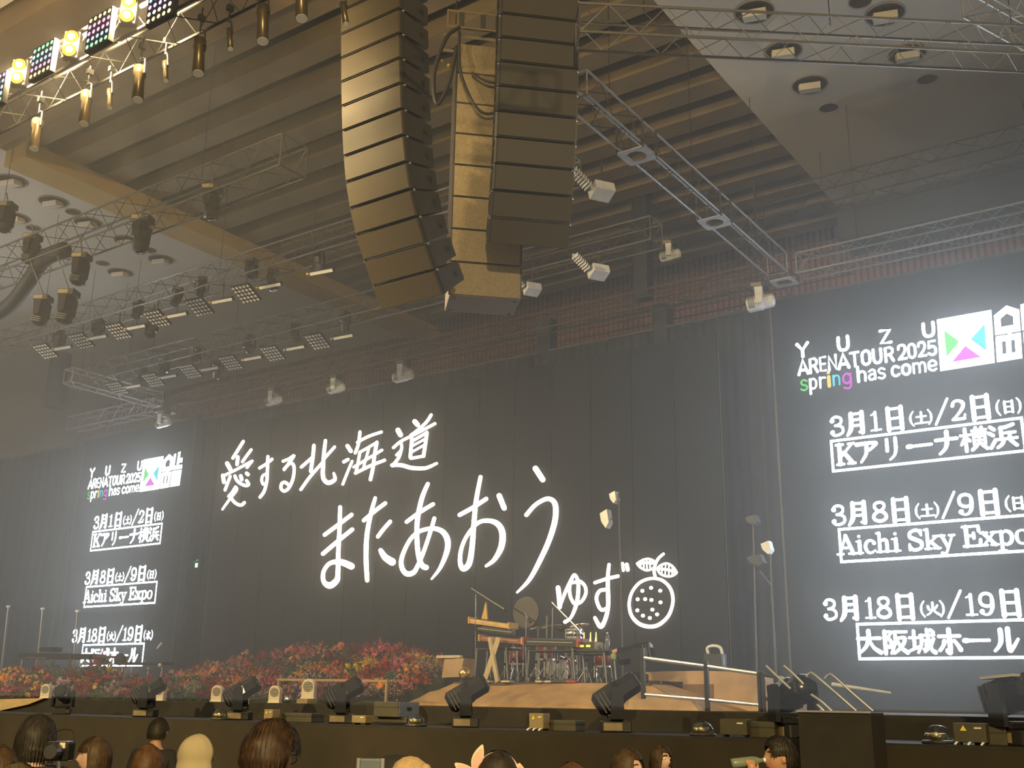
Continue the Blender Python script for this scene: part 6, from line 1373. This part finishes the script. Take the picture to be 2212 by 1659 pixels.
def person(label, px, top_py, D, face, hair=('short', None), top_m=None, pants=None, hood=None, head_tilt=(0, 0), arms='down', skin_=None, seed=0, hair_vol=1.0, vox=.011, neck_show=True, face_detail=False, s_head=1.0, bare_arms=False, turn=0.0):
    """face: heading in degrees, 0 = looking along +y (to the stage), 90 = to the viewer's left (-x)"""
    sk = skin_ or skin
    P = atD(px, top_py, D); H = P.z                       # standing height, crown of the hair
    k = H / 1.72
    t = thing('person', label, 'person', (P.x, P.y, 0), math.radians(face) + PI)   # local -y is the front
    hz_ = H - .128 * s_head * 1.02 - (.02 if hair[0] != 'crop' else .0)
    R = RZ(math.radians(turn)) @ RX(math.radians(head_tilt[0])) @ RY(math.radians(head_tilt[1]))
    sh = H - .335 * k; hip = .50 * H; c_head = V((0, -.03, hz_)) + V((0, -.07 * math.sin(math.radians(max(0, head_tilt[0]))), -.02 * math.sin(math.radians(abs(head_tilt[0])))))
    v = {}; names = []; verts = []; rad = []
    def pt(n, p, r): names.append(n); verts.append(V(p)); rad.append(r)
    pt('pelvis', (0, 0, hip), (.155 * k, .11 * k)); pt('waist', (0, .0, hip + .16 * k), (.135 * k, .10 * k)); pt('chest', (0, .01, sh - .10 * k), (.165 * k, .115 * k)); pt('collar', (0, .015, sh + .03 * k), (.09 * k, .075 * k)); pt('neck', (0, .005, sh + .10 * k), .056 * k); pt('skull', c_head + V((0, .01, -.05)), .055 * k)
    ap = {'down': ((.06, -.0, -.29), (.03, -.10, -.26)), 'phone': ((.05, -.10, -.27), (-.10, -.22, .12)), 'raise': ((.08, -.14, -.22), (-.05, -.16, .22)), 'hold': ((.05, -.12, -.22), (-.16, -.16, .20)), 'drink': ((.10, -.20, -.10), (-.20, -.20, .10))}
    hands = []
    for s, nm in ((-1, 'l'), (1, 'r')):
        up_, lo_ = ap['down' if isinstance(arms, dict) else arms if (arms == 'phone' or s == -1 or arms == 'down') else 'down']
        a0 = V((s * .185 * k, .015, sh - .02 * k))
        if isinstance(arms, dict) and s == arms['side']:
            inv = (Matrix.Translation(t.location) @ Matrix.Rotation(t.rotation_euler.z, 4, 'Z')).inverted()
            a2 = inv @ arms['wrist']; a1 = a0.lerp(a2, .5) + V((s * .10, -.02, -.16)); hd = inv.to_3x3() @ arms['dir']; hu = inv.to_3x3() @ arms['up']
            pt('sh' + nm, a0, .058 * k); pt('el' + nm, a1, .043 * k); pt('wr' + nm, a2, .030 * k); hands.append((a2, hd, s, hu))
            pt('hp' + nm, (s * .09 * k, 0, hip - .06 * k), .085 * k); pt('kn' + nm, (s * .10 * k, -.01, .27 * H), .056 * k); pt('an' + nm, (s * .11 * k, .02, .075), .040 * k); pt('to' + nm, (s * .12 * k, -.15, .045), .038 * k)
            continue
        a1 = a0 + V((s * up_[0], up_[1], up_[2])) * k; a2 = a1 + V((s * lo_[0], lo_[1], lo_[2])) * k
        pt('sh' + nm, a0, .058 * k); pt('el' + nm, a1, .043 * k); pt('wr' + nm, a2, .030 * k); hands.append((a2, (a2 - a1).normalized(), s))
        pt('hp' + nm, (s * .09 * k, 0, hip - .06 * k), .085 * k); pt('kn' + nm, (s * .10 * k, -.01, .27 * H), .056 * k); pt('an' + nm, (s * .11 * k, .02, .075), .040 * k); pt('to' + nm, (s * .12 * k, -.15, .045), .038 * k)
    ix = {n: i for i, n in enumerate(names)}
    E = [('pelvis', 'waist'), ('waist', 'chest'), ('chest', 'collar'), ('collar', 'neck'), ('neck', 'skull')]
    for nm in 'lr': E += [('chest', 'sh' + nm), ('sh' + nm, 'el' + nm), ('el' + nm, 'wr' + nm), ('pelvis', 'hp' + nm), ('hp' + nm, 'kn' + nm), ('kn' + nm, 'an' + nm), ('an' + nm, 'to' + nm)]
    vs, fs = skin_mesh(verts, [(ix[a], ix[b]) for a, b in E], rad, ix['pelvis'])
    mb = MB().add(vs, fs); head_geo(mb, c_head, R, s_head)
    for w_, d_, s, *hu in hands:
        if hu: hand_geo(mb, w_, d_, hu[0], 1.0 * k, .85, -s)
        else: hand_geo(mb, w_, d_, (0, 1, .2) if arms == 'down' else (0, 1, 0), 1.0 * k, .45, s)
    remesh('body', mb, sk, t, vox)
    # shirt or coat and trousers as sleeves grown over the same skeleton
    def cloth(name, ns, es, grow, m):
        idx = {n: i for i, n in enumerate(ns)}
        rr = [tuple(x + grow for x in rad[ix[n]]) if isinstance(rad[ix[n]], tuple) else rad[ix[n]] + grow for n in ns]
        a, b = skin_mesh([verts[ix[n]] for n in ns], [(idx[p], idx[q]) for p, q in es], rr, 0)
        mbx = MB().add(a, b); return mbx.build(name, m, t, True)
    ns = ['pelvis', 'waist', 'chest', 'collar', 'shl', 'ell', 'wrl', 'shr', 'elr', 'wrr', 'hpl', 'hpr']; es = [('pelvis', 'hpl'), ('pelvis', 'hpr'), ('pelvis', 'waist'), ('waist', 'chest'), ('chest', 'collar')] + [(a + n, b + n) for n in 'lr' for a, b in (('sh', 'el'), ('el', 'wr'))] + [('chest', 'shl'), ('chest', 'shr')]
    if bare_arms: ns = [n for n in ns if n[:2] not in ('wr',)]; es = [e for e in es if 'wr' not in e[1]]
    cloth('top', ns, es, .016, top_m)
    ns2 = ['pelvis', 'hpl', 'knl', 'anl', 'hpr', 'knr', 'anr']; cloth('trousers', ns2, [('pelvis', 'hp' + n) for n in 'lr'] + [(a + n, b + n) for n in 'lr' for a, b in (('hp', 'kn'), ('kn', 'an'))], .014, pants or MATS['trousers_dark'])
    MBs = MB()
    for s in (-1, 1): MBx = MB().ball((s * .115 * k, -.06, .05), .07, 12, (.75, 1.9, .75)); MBx.build('shoe', black_pl, t, True)
    if hair[1] is not None: hair_cap(hair[0], c_head, R, hair[1], t, s_head, seed, hair_vol)
    if face_detail:
        for s in (-1, 1):
            e = MB().ball(c_head + R @ V((s * .031, -.0665, .016)), .0112, 10); eo = e.build('eye', eye_w, t, True); MB().ball(c_head + R @ V((s * .031, -.0745, .016)), .0052, 8).build('iris', eye_d, eo, True)
            MB().tube([c_head + R @ V((s * .016, -.089, .041)), c_head + R @ V((s * .034, -.086, .046)), c_head + R @ V((s * .052, -.072, .040))], .004, 6).build('eyebrow', hair[1] or eye_d, t)
        MB().tube([c_head + R @ V((-.020, -.083, -.056)), c_head + R @ V((0, -.0935, -.055)), c_head + R @ V((.020, -.083, -.056))], [.002, .0055, .002], 8).build('lips', lip_m, t, True)
    t['head'] = 0; del t['head']
    return t, c_head, R, hands
hr_black = mat('hair_black', (0.022, 0.017, 0.012), 0.62, var=.3, scale=30); hr_brown = mat('hair_brown', (0.085, 0.038, 0.014), 0.62, var=.35, scale=25); hr_deep = mat('hair_deep_brown', (0.034, 0.017, 0.007), 0.6, var=.4, scale=25); hr_dbrown = mat('hair_dark_brown', (0.060, 0.034, 0.016), 0.62, var=.35, scale=25)
mat('trousers_dark', (.03, .03, .035), .9)
coat_dk = mat('coat_black', (.022, .020, .018), .85); coat_gr = mat('coat_dark_green', (.045, .052, .036), .85, scale=10); shirt_b = mat('shirt_black', (.020, .018, .018), .85); hoodie = mat('hoodie_cream', (.62, .55, .40), .9, var=.08, scale=9); olive = mat('coat_olive', (.12, .10, .04), .9); hood_w = mat('hood_white', (.40, .33, .20), .85, var=.04, scale=5); beige = mat('beanie_beige', (.46, .32, .16), .95, var=.12, scale=40); grey_c = mat('coat_grey', (.16, .16, .16), .9)
STAGE = 35.0
def toW(t, c): return Matrix.Translation(t.location) @ t.rotation_euler.to_matrix().to_4x4() @ c
# far to near
person('man with cropped black hair and bare neck in a black shirt, seen from behind', 342, 1551, 10.8, STAGE - 4, ('crop', hr_black), shirt_b, seed=3, hair_vol=2.0)
p, c, R, h = person('person in a cream hoodie with a dark bob, face turned left', 219, 1588, 8.6, STAGE + 108, ('bob', hr_dbrown), hoodie, seed=4, skin_=skin_p, face_detail=True)
MB().tube(spline([c + V((-.10, -.03, -.17)), c + V((-.12, .06, -.16)), c + V((0, .13, -.13)), c + V((.12, .06, -.16)), c + V((.10, -.03, -.17))], 5), [.045] * 21, 10).build('folded_hood', hoodie, p, True)
p, c, R, h = person('person with long brown hair holding up a phone, behind the cropped-haired man', 322, 1604, 7.4, STAGE + 10, ('long', hr_brown), coat_dk, seed=5, arms='phone', bare_arms=True)
ph = thing('phone', 'dark phone held up by the long brown-haired person', 'phone', toW(p, (c + V((0, -.22, -.09)))), p.rotation_euler.z); MB().box((0, 0, 0), (.15, .009, .075), None, .004).build('case', black_pl, ph); MB().box((0, .006, 0), (.14, .002, .068)).build('screen', mat('phone_screen', (.12, .07, .05), .2), ph)
# person under a white hood: the hood is a shell over the head
p, c, R, h = person('person in a white hood facing right, next to the large brown-haired head', 420, 1592, 8.2, STAGE - 75, ('crop', None), hood_w, seed=6, arms='raise')
n, k = 32, 18; vs = []; fs = []
for i in range(n + 1):
    a = -PI * .80 + 2 * PI * .80 * i / n
    for j in range(k + 1):
        tt = j / k; ph_ = PI * .60 * min(1, tt * 1.5); rr = math.sin(ph_); zz = math.cos(ph_) * .135
        if tt > .66: zz = math.cos(PI * .6) * .135 - (tt - .66) * .36; rr = math.sin(PI * .6) * (1 + (tt - .66) * .55)
        th = .006 * noise.noise(V((a * 2.5, tt * 4, 1)))
        fr = .018 * smoothstep(2.0, 2.5, abs(a))
        vs.append(c + V((-math.sin(a) * rr * (.112 + th), math.cos(a) * rr * (.135 + th) * (1.0), zz + .015 + th)))
for i in range(n):
    for j in range(k): fs.append((i * (k + 1) + j, i * (k + 1) + j + 1, (i + 1) * (k + 1) + j + 1, (i + 1) * (k + 1) + j))
o = MB().add(vs, fs).build('hood', hood_w, p, True); sl = o.modifiers.new('t', 'SOLIDIFY'); sl.thickness = .012
# tall black-haired person at left with a camera rig
p, c, R, h = person('person with bushy black hair and a pale neck at left, raising a hand', 84, 1543, 7.0, STAGE + 15, ('bushy', hr_black), coat_dk, seed=7, hair_vol=.92, arms='hold', skin_=skin_p)
cg = thing('held_camera', 'black camera gear with pale strap held beside the bushy-haired person', 'camera', atD(130, 1622, 6.6), .6)
MB().box((0, 0, 0), (.13, .09, .10), None, .012).build('body', black_gl, cg); MB().lathe([(.04, 0), (.042, .05), (.036, .09), (1e-6, .09)], (0, -.04, 0), 14, RX(PI / 2)).build('lens', dark_met, cg)
MB().tube(spline([V((-.05, 0, .05)), V((-.07, .02, .08)), V((-.01, .02, .11)), V((.05, .02, .10)), V((.07, 0, .05))], 5), .004, 6).build('strap', black_pl, cg); MB().tube([(.0, 0, -.05), (.02, 0, -.25)], .012, 8).build('grip', chrome, cg); MB().box((.03, -.05, .03), (.03, .01, .03)).build('badge', ped, cg)
# long-haired and cropped people at right of centre
person('person with long brown hair parted over a hand-covered face, right of centre', 1346, 1612, 7.4, STAGE - 125, ('long', hr_dbrown), coat_dk, seed=8, skin_=skin_p, face_detail=True, arms='raise')
person('small far person with dark hair, pale face and olive coat, right of centre', 1421, 1606, 9.5, STAGE - 140, ('bushy', hr_dbrown), olive, seed=9, skin_=skin_p, face_detail=True, s_head=.85, hair_vol=.6)
person('person of whom only the brown crown shows at the bottom edge', 1236, 1643, 6.0, STAGE, ('bob', hr_brown), coat_dk, seed=10)
# drinking man in profile: the near hand closes round the bottle
BOT = atD(1616, 1646, 8.2); AW = V((_sy, _cy, 0)); LW = V((-_cy, _sy, 0))       # away from / left of the viewer
p, c, R, h = person('man with tousled black hair in profile, drinking from a bottle', 1690, 1590, 8.3, STAGE + 92, ('short', hr_black), coat_dk, seed=11, face_detail=True, hair_vol=2.3,
                    arms=dict(side=1, wrist=BOT - AW * .05 - V((0, 0, .085)) - LW * .02, dir=V((0, 0, 1)) + LW * .15, up=-AW), vox=.008)
# the large head nearest the camera: tousled brown hair, dark jacket, glasses
p, c, R, h = person('person with large tousled brown hair and dark green jacket, nearest of the crowd', 576, 1549, 4.5, STAGE - 22, ('short', hr_deep), coat_gr, seed=12, head_tilt=(14, 6), arms='raise', hair_vol=2.2, face_detail=True)
gl = thing('eyeglasses', 'thin glasses worn by the large brown-haired person nearest the camera', 'glasses', toW(p, c), (0, 0, p.rotation_euler.z))
for s in (-1, 1): MB().tube(spline([R @ V((s * .033 + .024 * math.cos(a), -.104, .016 + .018 * math.sin(a))) for a in [2 * PI * q / 12 for q in range(13)]], 2), .002, 6).build('rim', dark_met, gl); MB().tube([R @ V((s * .057, -.100, .018)), R @ V((s * .088, .0, .012))], .002, 6).build('temple', dark_met, gl)
MB().tube([R @ V((-.010, -.106, .018)), R @ V((.010, -.106, .018))], .002, 6).build('bridge', dark_met, gl)
# beige knitted hat
p, c, R, h = person('person in a beige knitted hat with a small bobble, bottom centre-left', 887, 1636, 5.6, STAGE + 5, ('short', hr_dbrown), grey_c, seed=13, hair_vol=.35)
mb = MB().lathe([(.106, -.02), (.110, .0), (.108, .03), (.098, .08), (.074, .125), (.036, .150), (1e-6, .156)], (0, 0, 0), 28)
ht = thing('hat', 'beige knitted hat seen from behind at the bottom edge', 'hat', toW(p, c + V((0, .005, .0))), p.rotation_euler.z); mb.build('crown', beige, ht, True); MB().lathe([(.112, -.045), (.116, -.03), (.116, .0), (.110, .01)], (0, 0, 0), 28).build('cuff', beige, ht, True); MB().ball((-.075, .06, .095), .030, 10).build('bobble', beige, ht, True)
p, c, R, h = person('person in a round black cap behind the beige knitted hat', 856, 1625, 6.4, STAGE - 8, ('short', hr_black), coat_dk, seed=14, hair_vol=.35)
ht = thing('hat', 'round black cap with a pale rim left of the beige hat', 'hat', toW(p, c + V((0, .0, .02))), p.rotation_euler.z); MB().lathe([(.118, -.03), (.125, .02), (.115, .075), (.075, .11), (1e-6, .12)], (0, 0, 0), 28).build('crown', coat_dk, ht, True); MB().lathe([(.118, -.04), (.132, -.036), (.130, -.02), (.119, -.022)], (0, 0, 0), 28).build('band', mat('band_grey', (.22, .20, .16), .7), ht, True)
fc = thing('folding_chair', 'grey-blue folding chair back at the bottom edge left of the black cap', 'chair', (atD(801, 1638, 5.9).x, atD(801, 1638, 5.9).y, 0), math.radians(STAGE)); zt = atD(801, 1638, 5.9).z
cm = mat('chair_blue_grey', (.10, .125, .15), .5)
MB().box((0, 0, zt - .17), (.115, .03, .34), None, .01).build('backrest', cm, fc)
for s in (-1, 1): MB().tube([(s * .062, 0, zt), (s * .062, 0, .45), (s * .062, .12, 0)], .011, 8).build('leg', rail_s, fc); MB().tube([(s * .062, .02, .45), (s * .062, .38, .43), (s * .062, .30, 0)], .011, 8).build('leg', rail_s, fc)
MB().box((0, .2, .45), (.16, .36, .035), None, .01).build('seat', cm, fc)
# black hair with a pink pointed-ear headband
p, c, R, h = person('person with smooth black hair wearing pink pointed ears, bottom centre', 1076, 1617, 5.0, STAGE, ('bob', hr_black), coat_dk, seed=15)
hb = thing('ear_headband', 'pink pointed-ear headband on the smooth black hair, bottom centre', 'headband', toW(p, c), p.rotation_euler.z)
pink = mat('felt_pink', (.80, .42, .33), .85); cream_p = mat('felt_cream', (.80, .58, .44), .85)
MB().tube(spline([(-.102 * math.cos(a), .01, .130 * math.sin(a)) for a in [PI * q / 10 for q in range(11)]], 3), .008, 8).build('band', cream_p, hb)
def ear(base, tip, wd, bow, m=pink):
    base, tip = V(base), V(tip); ax = (tip - base); L = ax.length; ax.normalize(); sd = V((0, 1, 0)).cross(ax).normalized(); n = 12; up_, dn_ = [], []
    for q in range(n + 1):
        t_ = q / n; w = wd * math.sin(PI * min(.97, .12 + t_ * .86)) ** .8; cpt = base + ax * (L * t_) + sd * bow * math.sin(PI * t_)
        up_.append(cpt + sd * w); dn_.append(cpt - sd * w)
    e = MB().prism([x + V((0, -.008, 0)) for x in up_ + dn_[::-1]], (0, .016, 0)).build('ear', cream_p, hb)
    MB().prism([base + (x - base) * .82 + ax * L * .06 + V((0, .010, 0)) for x in up_ + dn_[::-1]], (0, .004, 0)).build('ear_lining', pink, e)
# local +x is the photo's left for someone facing away
ear((-.088, .01, .095), (-.035 - .02, .01, .225), .026, -.008) if False else None
ear((.0, 0, 0), (.0, 0, .001), .001, 0) if False else None
sx = 1
ear((sx * .098, .015, .045), (sx * .070, .015, .165), .026, .006 * sx)
ear((sx * .098, .015, .040), (sx * .190, .015, .085), .024, .006)
ear((-sx * .085, .015, .085), (-sx * .165, .015, -.055), .030, -.008)
MB().tube([V((sx * .098, .015, .05)), V((sx * .112, .012, -.02)), V((sx * .116, .008, -.08))], .014, 8).build('ear_stem', cream_p, hb)
# dark shapes in the lower left corner
person('person of whom only dark olive-tinged hair shows in the bottom left corner', 36, 1643, 4.7, STAGE + 10, ('bob', mat('hair_olive_brown', (.07, .055, .02), .6, var=.3, scale=20)), coat_dk, seed=16)
person('person in a black coat with shoulder raised at the left edge', 2, 1606, 6.0, STAGE + 30, ('medium', hr_dbrown), coat_dk, seed=17)
# the drinker's bottle
bt = thing('held_bottle', 'clear greenish bottle tipped to the drinking man\'s mouth', 'bottle', BOT)
bt.rotation_euler = (-LW + V((0, 0, .12))).to_track_quat('Z', 'Y').to_euler()
MB().lathe([(1e-6, -.12), (.033, -.12), (.036, -.10), (.036, .03), (.030, .06), (.015, .09), (.014, .115)], (0, 0, 0), 16).build('bottle_body', mat('bottle_green_clear', (.17, .20, .14), .12), bt, True); MB().lathe([(.016, .11), (.016, .125), (.012, .126)], (0, 0, 0), 10).build('neck_ring', pale, bt, True)
# ------------------------------------------------------------------ stage haze: one even scattering volume filling the hall
hz = MB().box((-21.5, 19.4, 9.29), (59, 29.4, 15.16)).build('stage_haze')
hm = bpy.data.materials.new('stage_haze'); hm.use_nodes = True; nt = hm.node_tree; nt.nodes.clear()
vs_ = nt.nodes.new('ShaderNodeVolumeScatter'); vo = nt.nodes.new('ShaderNodeOutputMaterial')
vs_.inputs['Color'].default_value = (1, 1, 1, 1); vs_.inputs['Density'].default_value = 0.016; vs_.inputs['Anisotropy'].default_value = 0.6
nt.links.new(vs_.outputs[0], vo.inputs['Volume']); hz.data.materials.append(hm)
tag(hz, 'thin even stage haze hanging through the whole hall', 'haze', kind='stuff')
